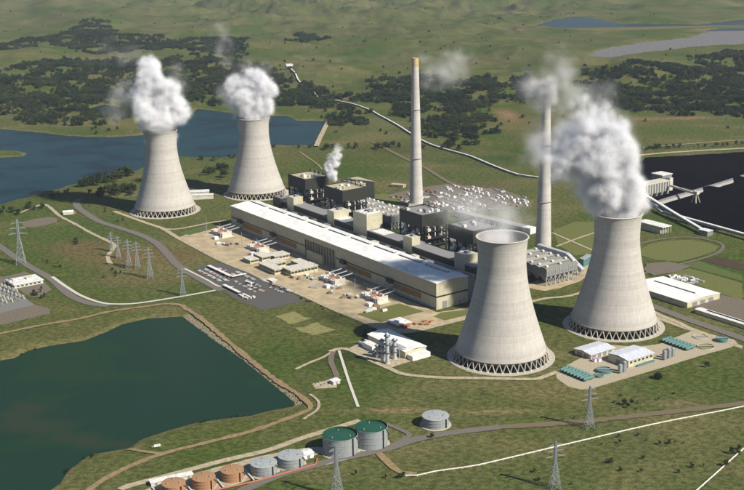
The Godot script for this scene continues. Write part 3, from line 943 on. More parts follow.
func steam(called: String, mat: Material, label: String, top: Vector3, puffs: Array, scale_: float, dens: float, seed_: int, grain: float) -> void:
	# a plume of vapour tufts: puffs are x, y, z from the top, radius, share of full density; noise tears their edges
	if thick_wisp == null:
		thick_wisp = wisp_mesh(61, 1200, 0.21, 5.2)
		thin_wisp = wisp_mesh(62, 700, 0.11, 7.5)
	var r := RandomNumberGenerator.new()
	r.seed = seed_
	var f := FastNoiseLite.new()
	f.seed = seed_
	f.frequency = 1.0 / grain
	f.fractal_type = FastNoiseLite.FRACTAL_FBM
	f.fractal_octaves = 4
	f.fractal_gain = 0.42
	var spots := [[], []]
	for q in puffs:
		var c := Vector3(q[0], q[1], q[2])
		var rad: float = q[3] * 1.16
		var thin: bool = q[4] < 0.4
		var want := int(4.19 * rad * rad * rad * dens * q[4] * (6.0 if thin else 1.0))
		for i in want:
			var d := Vector3(r.randfn(), r.randfn(), r.randfn()).normalized() * pow(r.randf(), 0.3333)
			var p := c + d * rad
			var w := top + p
			var k := 1.0 - d.length() + f.get_noise_3d(w.x, w.y, w.z) * (1.0 if thin else 0.82)
			if thin:
				if r.randf() > smoothstep(0.05, 0.9, k): continue
			elif k < 0.17: continue
			if p.y < 3.5 and Vector2(p.x, p.z).length() > 23.0 and q.size() < 6: continue
			spots[1 if thin else 0].append(p)
	var o := Node3D.new()
	o.name = numbered(called)
	add_child(o)
	o.position = top
	tag(o, label, "smoke" if called == "smoke" else "steam", "", "stuff")
	for k in 2:
		if spots[k].is_empty(): continue
		var mm := MultiMesh.new()
		mm.transform_format = MultiMesh.TRANSFORM_3D
		mm.mesh = [thick_wisp, thin_wisp][k]
		mm.instance_count = spots[k].size()
		for i in spots[k].size():
			var b := Basis(Vector3(r.randfn(), r.randfn(), r.randfn()).normalized(), r.randf() * TAU) * scale_ * r.randf_range(0.7, 1.25)
			mm.set_instance_transform(i, Transform3D(b, spots[k][i]))
		var mi := MultiMeshInstance3D.new()
		mi.name = "vapour"
		mi.multimesh = mm
		mi.material_override = mat
		mi.set_meta("kind", "stuff")
		o.add_child(mi, true)
	print(called, " ", spots[0].size(), " ", spots[1].size())


# ---------------------------------------------------------------- main plant
func turbine_hall() -> void:
	var t := thing("turbine_hall", "long cream turbine hall with a bright white roof and dark band", "hall", at(0, 0), TURN)
	var L := 510.0
	var D := 49.0
	var b := Build.new()
	# upper wall, lower wall set back under the band, left out at the middle bay
	for s in [[0.0, 219.0], [296.0, L]]:
		b.box(Vector3(s[0], 17.0, 0), Vector3(s[1], 33.0, 1.0))
		b.box(Vector3(s[0], 0.0, 0.25), Vector3(s[1], 15.0, 1.0))
	b.box(Vector3(219, 26, 0.003), Vector3(296, 33, 1.0))
	put(b, "front_wall", M.cream, t)
	b = Build.new()
	b.hexa([Vector3(0, 17, 1.003), Vector3(1, 17, 1.003), Vector3(1, 17, D), Vector3(0, 17, D), Vector3(0, 33, 1.003), Vector3(1, 33, 1.003), Vector3(1, 33, D), Vector3(0, 33, D)])
	b.hexa([Vector3(0, 33.003, 0.5), Vector3(1, 33.003, 0.5), Vector3(1, 33.003, D), Vector3(0, 33.003, D), Vector3(0, 35.3, 25.9), Vector3(1, 35.3, 25.9), Vector3(1, 35.3, 26), Vector3(0, 35.3, 26)])
	b.box(Vector3(0.25, 0, 1.003), Vector3(1, 15, D))
	put(b, "gable_wall", M.cream, t)
	b = Build.new()
	b.box(Vector3(L - 1, 0, 1.003), Vector3(L, 33, D))
	put(b, "far_gable_wall", M.cream, t)
	b = Build.new()
	b.box(Vector3(1.0, 0, D - 1), Vector3(L - 1.003, 33, D - 0.003))
	put(b, "rear_wall", M.cream, t)
	b = Build.new()
	b.box(Vector3(0.12, 15.0, 0.12), Vector3(219, 17.0, 0.9))
	b.box(Vector3(296, 15.0, 0.12), Vector3(L, 17.0, 0.9))
	b.box(Vector3(0.12, 15.003, 0.903), Vector3(0.9, 16.997, D))
	put(b, "dark_band", M.band, t)
	# roof in two low slopes
	b = Build.new()
	var e := 0.6
	b.hexa([Vector3(-e, 33.1, -e), Vector3(L + e, 33.1, -e), Vector3(L + e, 35.6, 26), Vector3(-e, 35.6, 26), Vector3(-e, 33.7, -e), Vector3(L + e, 33.7, -e), Vector3(L + e, 36.2, 26), Vector3(-e, 36.2, 26)])
	b.hexa([Vector3(-e, 35.6, 26), Vector3(L + e, 35.6, 26), Vector3(L + e, 33.1, D + e), Vector3(-e, 33.1, D + e), Vector3(-e, 36.2, 26), Vector3(L + e, 36.2, 26), Vector3(L + e, 33.7, D + e), Vector3(-e, 33.7, D + e)])
	var rf := put(b, "roof", M.white_roof, t)
	for i in 9:
		b = Build.new()
		var u := 22.0 + i * 55.0
		b.box(Vector3(u, 34.4, 34.0), Vector3(u + 44.0, 36.9, 37.5))
		put(b, "roof_vent", M.grey_steel, rf)
		b = Build.new()
		b.box(Vector3(u - 0.4, 36.91, 33.4), Vector3(u + 44.4, 37.15, 38.1))
		put(b, "vent_cap", M.white, rf)
		b = Build.new()
		b.box(Vector3(u + 3, 34.2, 41.0), Vector3(u + 30.0, 35.6, 45.5))
		put(b, "skylight", M.white, rf)
	# brown recessed panels with a hood at their far end
	for u in [92.0, 198.0, 381.0, 479.0]:
		b = Build.new()
		b.box(Vector3(u - 62, 6.5, 0.12), Vector3(u - 4, 14.0, 0.248))
		put(b, "brown_panel", M.panel_brown, t)
		b = Build.new()
		b.box(Vector3(u - 5, 12.5, -3.5), Vector3(u + 7, 17.5, -0.003))
		put(b, "hood", M.dark_steel, t)
		b = Build.new()
		b.box(Vector3(u - 3, 0.0, -0.06), Vector3(u + 4, 6.0, 0.247))
		put(b, "door", M.grey_steel, t)
	# base course
	b = Build.new()
	b.box(Vector3(-0.15, 0, -0.3), Vector3(219, 2.4, 0.1))
	b.box(Vector3(296, 0, -0.3), Vector3(L, 2.4, 0.1))
	put(b, "base_course", M.grey_steel, t)
	# middle bay: recessed dark wall between pilasters, with a grey annexe
	b = Build.new()
	b.box(Vector3(219, 0, 6.0), Vector3(296, 26, 7.0))
	put(b, "bay_wall", M.dark_clad, t)
	for i in 11:
		b = Build.new()
		b.at(222.0 + i * 7.1, 0, 2.5, 1.5, 26.0, 3.0)
		put(b, "pilaster", M.cream, t)
	b = Build.new()
	b.box(Vector3(247, 0, -3.0), Vector3(288, 12.5, 0.9))
	put(b, "annexe", M.cream_plain, t)
	for s in [[0.2, 10.0, 9.0, 15.0], [0.2, 36.0, 5.0, 5.0]]:
		b = Build.new()
		b.box(Vector3(-0.08, s[0], s[1]), Vector3(0.249, s[2], s[1] + s[3] * 0.4))
		put(b, "end_door", M.grey_steel, t)

func bunker_bay() -> void:
	var t := thing("bunker_bay", "dark topped coal bunker bay running behind the turbine hall", "bunker", at(0, 0), TURN)
	part(t, "lower_roof", M.grey_roof, Vector3(4, 0, 49.8), Vector3(470, 29.0, 64.0))
	part(t, "casing", M.dark_clad, Vector3(8, 0, 64.01), Vector3(462, 39.5, 88.0))
	part(t, "roof", M.grey_roof, Vector3(7, 39.51, 63.5), Vector3(463, 40.3, 88.5))
	part(t, "wall_base", M.cream, Vector3(4.0, 29.02, 63.2), Vector3(466, 31.5, 64.005))
	for i in 15:
		part(t, "roof_fan", M.grey_steel if i % 3 else M.offwhite, Vector3(20 + i * 30, 29.02, 53), Vector3(31 + i * 30, 31.4 + (i % 4) * 0.5, 59))
	for s in [[345.0, 398.0], [240.0, 300.0]]:
		part(t, "pale_roof", M.white, Vector3(s[0] - 40, 40.32, 66), Vector3(s[0] - 12, 40.7, 86))

func bunker_tower(u0: float, u1: float, v0: float, v1: float, h: float, mat: String, label: String) -> void:
	var t := thing("bunker_tower", label, "tower", at((u0 + u1) / 2, (v0 + v1) / 2), TURN, "block towers over the bunker bay")
	var a := (u1 - u0) / 2
	var c := (v1 - v0) / 2
	part(t, "wall", M[mat], Vector3(-a, 0, -c), Vector3(a, h, c))
	var rf := part(t, "roof", M.offwhite if mat != "dark_clad" else M.grey_roof, Vector3(-a - 0.3, h + 0.01, -c - 0.3), Vector3(a + 0.3, h + 0.5, c + 0.3))
	part(t, "parapet", M[mat], Vector3(-a - 0.31, h + 0.51, -c - 0.31), Vector3(a + 0.31, h + 1.3, -c + 0.2))
	part(t, "parapet", M[mat], Vector3(-a - 0.31, h + 0.51, -c + 0.21), Vector3(-a + 0.2, h + 1.3, c + 0.31))
	if h > 55:
		for i in 3: part(rf, "roof_duct", M.white, Vector3(-a + 5 + i * 9, h + 0.52, -c + 4), Vector3(-a + 6.5 + i * 9, h + 1.8, c - 2))
	part(rf, "roof_house", M.grey_steel, Vector3(-a * 0.3, h + 0.52, -c * 0.1), Vector3(a * 0.3, h + 3.0, c * 0.5))

func boiler_house(u: float, v: float, label: String, seed_: int, pale_roof: bool) -> void:
	var t := thing("boiler_house", label, "boiler house", at(u, v), TURN, "dark boiler houses")
	var r := RandomNumberGenerator.new()
	r.seed = seed_
	var a := 25.5
	var c := 21.5
	var top := part(t, "top_casing", M.dark_clad, Vector3(-a, 53, -c), Vector3(a, 69.5, c))
	var rf := part(t, "roof", M.tan_roof if pale_roof else M.grey_roof, Vector3(-a + 0.8, 69.51, -c + 0.8), Vector3(a - 0.8, 70.1, c - 0.8))
	for s in [[-a, -c, a, -c + 0.8], [-a, c - 0.8, a, c], [-a, -c + 0.81, -a + 0.8, c - 0.81], [a - 0.8, -c + 0.81, a, c - 0.81]]:
		part(top, "parapet", M.dark_clad, Vector3(s[0], 69.52, s[1]), Vector3(s[2], 71.4, s[3]))
	part(t, "furnace", M.grey_steel, Vector3(-14, 0, -13), Vector3(14, 52.9, 13))
	for x in [-a + 1, -a / 3, a / 3, a - 1]:
		for z in [-c + 1, 0.0, c - 1]:
			part(t, "column", M.dark_steel, Vector3(x - 0.8, 0, z - 0.8), Vector3(x + 0.8, 53, z + 0.8))
	for y in [24.0, 33.0, 42.0]:
		var b := Build.new()
		b.box(Vector3(-a, y, -c), Vector3(a, y + 0.8, -13.1))
		b.box(Vector3(-a, y, 13.1), Vector3(a, y + 0.8, c))
		b.box(Vector3(-a, y, -13.05), Vector3(-14.1, y + 0.8, 13.05))
		b.box(Vector3(14.1, y, -13.05), Vector3(a, y + 0.8, 13.05))
		put(b, "platform", M.dark_steel, t)
	for i in 9:
		var x := r.randf_range(-a, a - 6)
		var z := -c + 1.0 + r.randf() * 5.0
		var y := r.randf_range(40.0, 49.0)
		part(t, "access_panel", [M.offwhite, M.grey_steel, M.cream_plain][i % 3], Vector3(x, y - 5, z), Vector3(x + r.randf_range(3, 9), y + 2, z + 2))
	for i in 7:
		var x := r.randf_range(-a + 4, a - 10)
		var z := r.randf_range(-c + 4, c - 10)
		part(rf, "roof_unit", [M.white, M.offwhite, M.grey_steel][i % 3], Vector3(x, 70.11, z), Vector3(x + r.randf_range(2, 6), 70.5 + r.randf_range(1.5, 3.5), z + r.randf_range(2, 5)))
	for i in 8:
		var b := Build.new()
		var x := -a + 4 + i * 6.2
		b.tube(Vector3(x, 70.1, c - 4), Vector3(x, 75.5, c - 4), 0.7, 0.7, 8)
		put(b, "vent_pipe", M.dark_steel if i % 2 else M.grey_steel, rf)
	# ducts falling to the bunker bay and the precipitators
	for s in [-1.0, 1.0]:
		var b := Build.new()
		b.beam(Vector3(s * 9, 46, -c - 0.2), Vector3(s * 9, 40.5, -c - 7), 4.0, 4.0)
		put(b, "duct", M.offwhite, t)
		b = Build.new()
		b.beam(Vector3(s * 10, 44, c + 0.2), Vector3(s * 10, 18, c + 26), 6.0, 6.0)
		put(b, "flue_duct", M.grey_steel, t)
	# side gallery stairs and pipes between neighbours
	for i in 6:
		var b := Build.new()
		var z := -c + 3 + i * 5.5
		b.tube(Vector3(-a - 3, 40.2, z), Vector3(-a - 3, 56 - i, z), 0.9, 0.9, 8)
		b.tube(Vector3(-a - 3, 55 - i, z), Vector3(-a, 55 - i, z), 0.9, 0.9, 8)
		put(b, "riser_pipe", M.offwhite if i % 2 else M.dark_steel, t)
	for y in [28.0, 38.0, 48.0]:
		var gl := part(t, "gallery", M.dark_steel, Vector3(-a - 6, y, -c + 2), Vector3(-a - 0.01, y + 0.7, c - 2))
		part(gl, "tank", M.offwhite, Vector3(-a - 5, y + 0.72, -c + 6), Vector3(-a - 1.5, y + 4, -c + 11))

func precipitator(u0: float, v0: float, lu: float, lv: float, h: float, label: String) -> void:
	var t := thing("precipitator", label, "precipitator", at(u0, v0), TURN, "grey precipitators")
	var rows := 6
	part(t, "casing", M.grey_roof, Vector3(0, h * 0.52, 0), Vector3(lu, h - 1.6, lv))
	for i in rows:
		var x := lu / rows * i
		var b := Build.new()
		b.gable_wall(Vector3(x + 1.2, h - 1.59, 0.3), Vector3(x + lu / rows - 1.2, h - 0.9, lv - 0.3), 1.1, false)
		var rg := put(b, "roof_ridge", M.ridge_a if i % 2 else M.ridge_b, t)
		for k in 3:
			part(rg, "rectifier", M.white, Vector3(x + 3, h + 0.2, 3 + k * (lv - 9) / 2), Vector3(x + 6, h + 2.2, 6 + k * (lv - 9) / 2))
		for k in 7:
			b = Build.new()
			b.taper(x + lu / rows / 2, lv / 14 + lv / 7 * k, h * 0.22, h * 0.51, 0.7, 0.7, lu / rows / 2 - 0.6, lv / 14 - 0.3)
			put(b, "hopper", M.grey_steel, t)
	for i in 8:
		var z := 0.5 + (lv - 1.0) / 7 * i
		for x in [0.5, lu - 0.5]:
			part(t, "leg", M.galvanised, Vector3(x - 0.5, 0, z - 0.5), Vector3(x + 0.5, h * 0.519, z + 0.5))
		if i < 7:
			var b := Build.new()
			b.beam(Vector3(0.2, 0.6, z), Vector3(0.2, h * 0.5, z + (lv - 1.0) / 7), 0.5)
			b.beam(Vector3(0.2, h * 0.5, z), Vector3(0.2, 0.6, z + (lv - 1.0) / 7), 0.5)
			put(b, "brace", M.galvanised, t)
			part(t, "stiffener", M.galvanised, Vector3(-0.5, h * 0.53, z), Vector3(-0.01, h - 1.7, z + 0.9))
			part(t, "side_panel", M.grey_steel, Vector3(-0.25, h * 0.6, z + 1.6), Vector3(-0.012, h * 0.8, z + 5.5))

func transformer_bay(u: float, label: String) -> void:
	var t := thing("transformer_bay", label, "transformer", at(u, -22), TURN, "transformer bays in the dirt yard")
	t.scale = Vector3(1.0, 1.25, 1.35)
	for k in 3:
		var x := -16.0 + k * 13.0
		var tk := part(t, "transformer_tank", M.offwhite if k != 1 else M.tank_grey, Vector3(x, 0.4, -13), Vector3(x + 8, 5.4, -6))
		for j in 4:
			part(tk, "radiator", M.white, Vector3(x + 0.4 + j * 2.0, 1.0, -15.4), Vector3(x + 1.6 + j * 2.0, 5.0, -13.01))
		var b := Build.new()
		for j in 3:
			b.tube(Vector3(x + 1.5 + j * 2.5, 5.4, -9), Vector3(x + 1.0 + j * 3.0, 8.8, -8.4), 0.45, 0.25, 7)
		put(b, "bushing", M.brick_red, tk)
		b = Build.new()
		b.tube(Vector3(x + 0.8, 6.8, -7), Vector3(x + 7.2, 6.8, -7), 1.0, 1.0, 10)
		put(b, "conservator", M.white, tk)
		part(t, "fire_wall", M.brick_red if k % 2 else M.offwhite, Vector3(x - 3.2, 0, -16), Vector3(x - 2.4, 7.0, -4))
		b = Build.new()
		b.beam(Vector3(x + 4, 6.6, -5.9), Vector3(x + 4, 9.5, 23.5), 1.1, 0.9)
		put(b, "busbar_duct", M.tank_roof, t)
	part(t, "bund", M.pale_concrete, Vector3(-22, 0, -17.5), Vector3(24, 0.4, -2))
	for x in [-21.0, 23.0]:
		var b := Build.new()
		b.tube(Vector3(x, 0, -19), Vector3(x, 19, -19), 0.4, 0.2, 6)
		put(b, "mast", M.pylon_steel, t)
	part(t, "control_box", M.brick_red, Vector3(12, 0.41, -4.5), Vector3(19, 4.0, -1))
	part(t, "store", M.white, Vector3(-21, 0.0, -26), Vector3(-14, 3.2, -21))

func flat_block(t: Node3D, u0: float, v0: float, u1: float, v1: float, h: float, windows := true) -> void:
	# flat-roofed office block with a window band cut by mullions on the two sides in view
	var wl := part(t, "wall", M.cream_plain, Vector3(u0, 0, v0), Vector3(u1, h, v1))
	part(t, "roof", M.offwhite, Vector3(u0 - 1, h + 0.01, v0 - 1), Vector3(u1 + 1, h + 0.7, v1 + 1))
	if windows:
		var n := int((u1 - u0) / 5.0)
		for i in n:
			var x := u0 + 0.8 + i * (u1 - u0 - 1.0) / n
			part(wl, "window", M.glass, Vector3(x, h * 0.45, v0 - 0.08), Vector3(x + (u1 - u0) / n - 0.9, h * 0.8, v0 + 0.01))
		n = int((v1 - v0) / 5.0)
		for i in n:
			var z := v0 + 0.8 + i * (v1 - v0 - 1.0) / n
			part(wl, "window", M.glass, Vector3(u0 - 0.08, h * 0.45, z), Vector3(u0 + 0.01, h * 0.8, z + (v1 - v0) / n - 0.9))

func offices() -> void:
	var t := thing("office_building", "cream flat roofed office building round a courtyard beside the hall", "office", at(0, 0), TURN)
	flat_block(t, 246, -79, 288, -66, 7)
	flat_block(t, 272, -65, 290, -46, 7.3)
	flat_block(t, 226, -66, 246, -24, 8)
	flat_block(t, 246.5, -38, 272, -24, 7)
	var s := thing("office_annexe", "small cream flat roofed office block near the car park road", "office", at(0, 0), TURN)
	flat_block(s, 312, -79, 332, -66, 5)
	s = thing("office_annexe", "cream office block with a longer roof facing the transformers", "office", at(0, 0), TURN)
	flat_block(s, 312, -60, 337, -46, 6)
	s = thing("office_annexe", "cream office block standing closest to the turbine hall wall", "office", at(0, 0), TURN)
	flat_block(s, 304, -44, 323, -21, 6)
	s = thing("canteen", "white roofed low building in the dirt yard with red awning", "building", at(-14, -66), TURN)
	part(s, "wall", M.brick_red, Vector3(-10, 0, -9), Vector3(10, 3.4, 9))
	part(s, "roof", M.white, Vector3(-11, 3.41, -10), Vector3(11, 4.2, 10))
	part(s, "roof_unit", M.white, Vector3(-4, 4.22, -4), Vector3(3, 6.0, 4))
	part(s, "porch", M.red, Vector3(-16, 0, -4), Vector3(-10.02, 2.8, 4))
	for i in 5:
		s = thing("skip_bin", "orange skip bin standing in the yard beside the canteen", "bin", at(-26 - (i % 3) * 5, -52 + i * 5), TURN + i * 0.4, "orange bins by the canteen")
		var b := Build.new()
		b.taper(0, 0, 0, 1.8, 1.8, 1.1, 2.4, 1.4)
		put(b, "body", M.orange, s)
		part(s, "lip", M.red, Vector3(-2.5, 1.81, -1.5), Vector3(2.5, 2.0, 1.5))

func chemical_plant() -> void:
	var t := thing("chemical_plant", "white roofed chemical plant shed beside silver process columns", "shed", at(-74, -113), TURN)
	part(t, "wall", M.cream_plain, Vector3(-34, 0, -14), Vector3(36, 8, 14))
	var b := Build.new()
	b.gable(Vector3(-34, 0, -14), Vector3(36, 8.01, 14), 1.6, 0.8, true)
	put(b, "roof", M.white_roof, t)
	part(t, "door", M.grey_steel, Vector3(-34.1, 0, -3), Vector3(-33.99, 5, 3))
	part(t, "lean_to", M.white, Vector3(-44, 0, -12), Vector3(-34.3, 5.2, 12))
	part(t, "control_room", M.white, Vector3(5, 0, -30), Vector3(24, 6.0, -20))
	for s in [[-33.0, -40.0, 34.8, 2.1], [-27.0, -26.0, 24.0, 2.0], [-20.0, -34.0, 20.0, 1.8], [-26.0, -42.0, 27.0, 1.5], [-12.0, -38.0, 15.0, 1.8], [-14.0, -28.0, 19.0, 1.6]]:
		var c := thing("process_column", "silver upright process column in the cluster beside the chemical plant", "column", at(-74 + s[0], -110 + s[1]), TURN, "silver process columns")
		b = Build.new()
		b.lathe([Vector2(s[3] * 1.3, 0), Vector2(s[3] * 1.3, 2), Vector2(s[3], 3.5), Vector2(s[3], s[2] - 1.6), Vector2(s[3] * 0.6, s[2] - 0.4), Vector2(0.02, s[2])], 16)
		put(b, "vessel", M.silver, c)
		for y in [0.35, 0.62, 0.88]:
			b = Build.new()
			b.lathe([Vector2(s[3], s[2] * y), Vector2(s[3] + 1.3, s[2] * y), Vector2(s[3] + 1.3, s[2] * y + 0.9), Vector2(s[3] + 1.2, s[2] * y + 0.9)], 14)
			put(b, "platform", M.grey_steel, c)
		b = Build.new()
		b.tube(Vector3(s[3] + 0.8, 0, 0), Vector3(s[3] + 0.8, s[2] * 0.95, 0), 0.3, 0.3, 6)
		put(b, "pipe", M.galvanised, c)
	for i in 6:
		var c := thing("storage_vessel", "small white horizontal vessel on the chemical plant pad", "vessel", at(-44 - (i % 3) * 12, -140 + (i / 3) * 8), TURN, "vessels on the chemical plant pad")
		b = Build.new()
		b.tube(Vector3(-4, 2.4, 0), Vector3(4, 2.4, 0), 1.7, 1.7, 14)
		put(b, "shell", M.white if i % 2 else M.silver, c)
		part(c, "saddle", M.concrete, Vector3(-3, 0, -1), Vector3(-2.4, 1.2, 1))
		part(c, "saddle", M.concrete, Vector3(2.4, 0, -1), Vector3(3, 1.2, 1))
	t = thing("pipe_rack", "steel pipe rack between the process columns and the shed", "rack", at(-92, -128), TURN)
	for i in 4:
		part(t, "post", M.galvanised, Vector3(-12 + i * 10, 0, -4), Vector3(-11.4 + i * 10, 11, -3.4))
		part(t, "post", M.galvanised, Vector3(-12 + i * 10, 0, 4), Vector3(-11.4 + i * 10, 11, 4.6))
		part(t, "cross_beam", M.galvanised, Vector3(-12 + i * 10, 11.01, -5), Vector3(-11.4 + i * 10, 11.6, 5.6))
	for i in 4:
		b = Build.new()
		b.tube(Vector3(-14, 12.1, -3 + i * 2), Vector3(22, 12.1, -3 + i * 2), 0.4, 0.4, 7)
		put(b, "pipe", M.silver, t)


# ---------------------------------------------------------------- tanks
func tank(x: float, z: float, r: float, h: float, wall: String, roof: String, label: String, sunk: float) -> void:
	var t := thing("storage_tank", label, "tank", Vector3(x, 0, z), 0.7, "storage tanks below the pond")
	var b := Build.new()
	b.lathe([Vector2(r, 0.4), Vector2(r, h)], 56)
	var wl := put(b, "wall", M[wall], t)
	b = Build.new()
	if sunk > 0:
		b.lathe([Vector2(r, h), Vector2(r - 0.25, h)], 56)
		b.lathe([Vector2(r - 0.25, h - sunk), Vector2(r - 0.25, h)], 56, true)
		b.lathe([Vector2(r - 0.26, h - sunk), Vector2(r * 0.5, h - sunk + 0.7), Vector2(0.02, h - sunk + 1.0)], 56)
	else:
		b.lathe([Vector2(r + 0.15, h), Vector2(r + 0.15, h + 0.2), Vector2(r * 0.5, h + r * 0.055), Vector2(0.02, h + r * 0.075)], 56)
	var rf := put(b, "roof", M[roof], t)
	b = Build.new()
	b.lathe([Vector2(r + 2.2, 0), Vector2(r + 2.2, 0.3), Vector2(r - 0.2, 0.42)], 48)
	put(b, "ring_base", M.concrete, t)
	for y in [0.33, 0.66, 0.97]:
		b = Build.new()
		b.lathe([Vector2(r, h * y), Vector2(r + 0.22, h * y), Vector2(r + 0.22, h * y + 0.25), Vector2(r, h * y + 0.25)], 56)
		put(b, "stiffening_ring", M[wall], wl)
	b = Build.new()
	for i in 16:
		var a0 := 0.2 + i * 0.06
		b.beam(Vector3(cos(a0) * (r + 0.7), h * i / 16.0, sin(a0) * (r + 0.7)), Vector3(cos(a0 + 0.06) * (r + 0.7), h * (i + 1) / 16.0, sin(a0 + 0.06) * (r + 0.7)), 1.0, 0.3)
	put(b, "stair", M.grey_steel, wl)
	b = Build.new()
	b.tube(Vector3(r * 0.1, h - sunk, r + 0.6), Vector3(r * 0.1, h, r + 0.6), 0.5, 0.5, 7)
	b.tube(Vector3(r * 0.1, 0.4, r + 0.6), Vector3(r * 0.1, h, r + 0.6), 0.5, 0.5, 7)
	put(b, "pipe", M.dark_steel, t)
	for i in 3:
		b = Build.new()
		var a0 := 1.0 + i * 2.1
		b.tube(Vector3(cos(a0) * r * 0.6, h - sunk, sin(a0) * r * 0.6), Vector3(cos(a0) * r * 0.6, h - sunk + 1.8, sin(a0) * r * 0.6), 0.5, 0.5, 8)
		put(b, "vent", M.tank_roof, rf)

func tank_farm() -> void:
	tank(-31.0, -948.2, 15.5, 16.8, "tank_grey", "tank_green", "large tank with a sunken green roof next to the white shed", 2.0)
	tank(-3.6, -961.5, 14.5, 17.6, "tank_grey", "tank_green", "large tank with a green roof in front of the loop road", 1.6)
	tank(56.0, -1001.1, 12.5, 9.2, "tank_grey", "tank_roof", "lone low grey tank beyond the road loop", 0)
	tank(-95.4, -909.7, 11.3, 9.0, "tank_grey", "tank_roof", "grey tank beside the rusty orange tanks", 0)
	tank(-73.2, -923.2, 11.2, 9.2, "tank_grey", "tank_roof", "grey tank next to the white shed", 0)
	for p in [[-166.7, -876.1], [-143.3, -885.9], [-121.0, -898.6]]:
		tank(p[0], p[1], 9.7, 8.6, "tank_rust", "tank_rust", "rusty orange tank in the concrete bund", 0)
	var t := thing("shed", "small white shed between the grey and green tanks", "shed", Vector3(-61, 0, -938), 0.55)
	part(t, "wall", M.white, Vector3(-5, 0, -5), Vector3(5, 4.6, 5))
	var b := Build.new()
	b.gable(Vector3(-5, 0, -5), Vector3(5, 4.61, 5), 1.0, 0.5, true)
	put(b, "roof", M.white, t)
	part(t, "door", M.grey_steel, Vector3(-1.5, 0, 4.99), Vector3(1.5, 3.4, 5.08))
	# bund walls between the tanks
	for i in 4:
		var f := [[-180.0, -871.0], [-155.0, -881.0], [-132.0, -892.0], [-108.0, -904.0]][i] as Array
		t = thing("bund_wall", "low concrete wall dividing the rusty tank bunds", "wall", Vector3(f[0], 0, f[1]), 0.45, "bund walls")
		part(t, "wall", M.concrete, Vector3(-0.4, 0, -13), Vector3(0.4, 1.6, 13))
		part(t, "coping", M.pale_concrete, Vector3(-0.6, 1.61, -13.2), Vector3(0.6, 1.85, 13.2))
	# red pipes along the road side
	t = thing("fire_main", "red pipe run along the road side of the tanks", "pipe", Vector3(0, 0, 0))
	var line := [Vector3(-176, 1.0, -858), Vector3(-140, 1.0, -873), Vector3(-105, 1.0, -889), Vector3(-78, 1.0, -905), Vector3(-52, 1.0, -921), Vector3(-51, 1.0, -932)]
	for i in line.size() - 1:
		b = Build.new()
		b.tube(line[i], line[i + 1], 0.75, 0.75, 8)
		put(b, "pipe", M.red, t)
		part(t, "support", M.concrete, line[i] - Vector3(0.6, 1.0, 0.6), line[i] + Vector3(0.6, -0.7, 0.6))
	t = thing("pump_shed", "long pale pump shed at the rusty tanks' far side", "shed", Vector3(-172, 0, -896), 0.42)
	part(t, "wall", M.offwhite, Vector3(-18, 0, -3), Vector3(18, 3.4, 3))
	part(t, "roof", M.white, Vector3(-18.6, 3.41, -3.6), Vector3(18.6, 3.9, 3.6))
	for i in 5: part(t, "door", M.grey_steel, Vector3(-15 + i * 7, 0, 2.99), Vector3(-12.6 + i * 7, 2.6, 3.06))
	t = thing("kiosk", "tiny white roofed pump kiosk on the bare pad", "kiosk", Vector3(-40, 0, -1106), TURN)
	part(t, "wall", M.offwhite, Vector3(-3.5, 0, -4), Vector3(3.5, 3.6, 4))
	part(t, "roof", M.white, Vector3(-4.2, 3.61, -4.8), Vector3(4.2, 4.2, 4.8))
	part(t, "door", M.grey_steel, Vector3(-3.56, 0, -1), Vector3(-3.49, 2.4, 1))
	for i in 7:
		t = thing("pump_set", "grey pump set on the bare pad by the kiosk", "pump", Vector3(-61 + i * 2.6, 0.2, -1101 - (i % 3) * 3), i * 0.7, "pumps by the kiosk")
		part(t, "motor", M.tank_grey, Vector3(-1, 0, -0.6), Vector3(0.4, 1.2, 0.6))
		b = Build.new()
		b.tube(Vector3(0.4, 0.6, 0), Vector3(1.8, 0.6, 0), 0.45, 0.45, 8)
		put(b, "pump_casing", M.offwhite, t)


# ---------------------------------------------------------------- water treatment works
func row_tank(u: float, v: float, turn: float, label: String, group: String) -> void:
	var t := thing("pressure_filter", label, "tank", at(u, v), TURN + turn, group)
	var b := Build.new()
	b.tube(Vector3(0, 2.6, -6.5), Vector3(0, 2.6, 6.5), 2.0, 2.0, 16)
	b.tube(Vector3(0, 2.6, 6.5), Vector3(0, 2.6, 7.6), 2.0, 0.9, 16)
	b.tube(Vector3(0, 2.6, -6.5), Vector3(0, 2.6, -7.6), 2.0, 0.9, 16)
	put(b, "shell", M.teal, t)
	for z in [-4.0, 4.0]: part(t, "saddle", M.concrete, Vector3(-1.6, 0, z - 0.5), Vector3(1.6, 1.2, z + 0.5))
	b = Build.new()
	b.tube(Vector3(0, 4.5, 0), Vector3(0, 5.6, 0), 0.7, 0.7, 8)
	put(b, "manhole", M.teal, t)

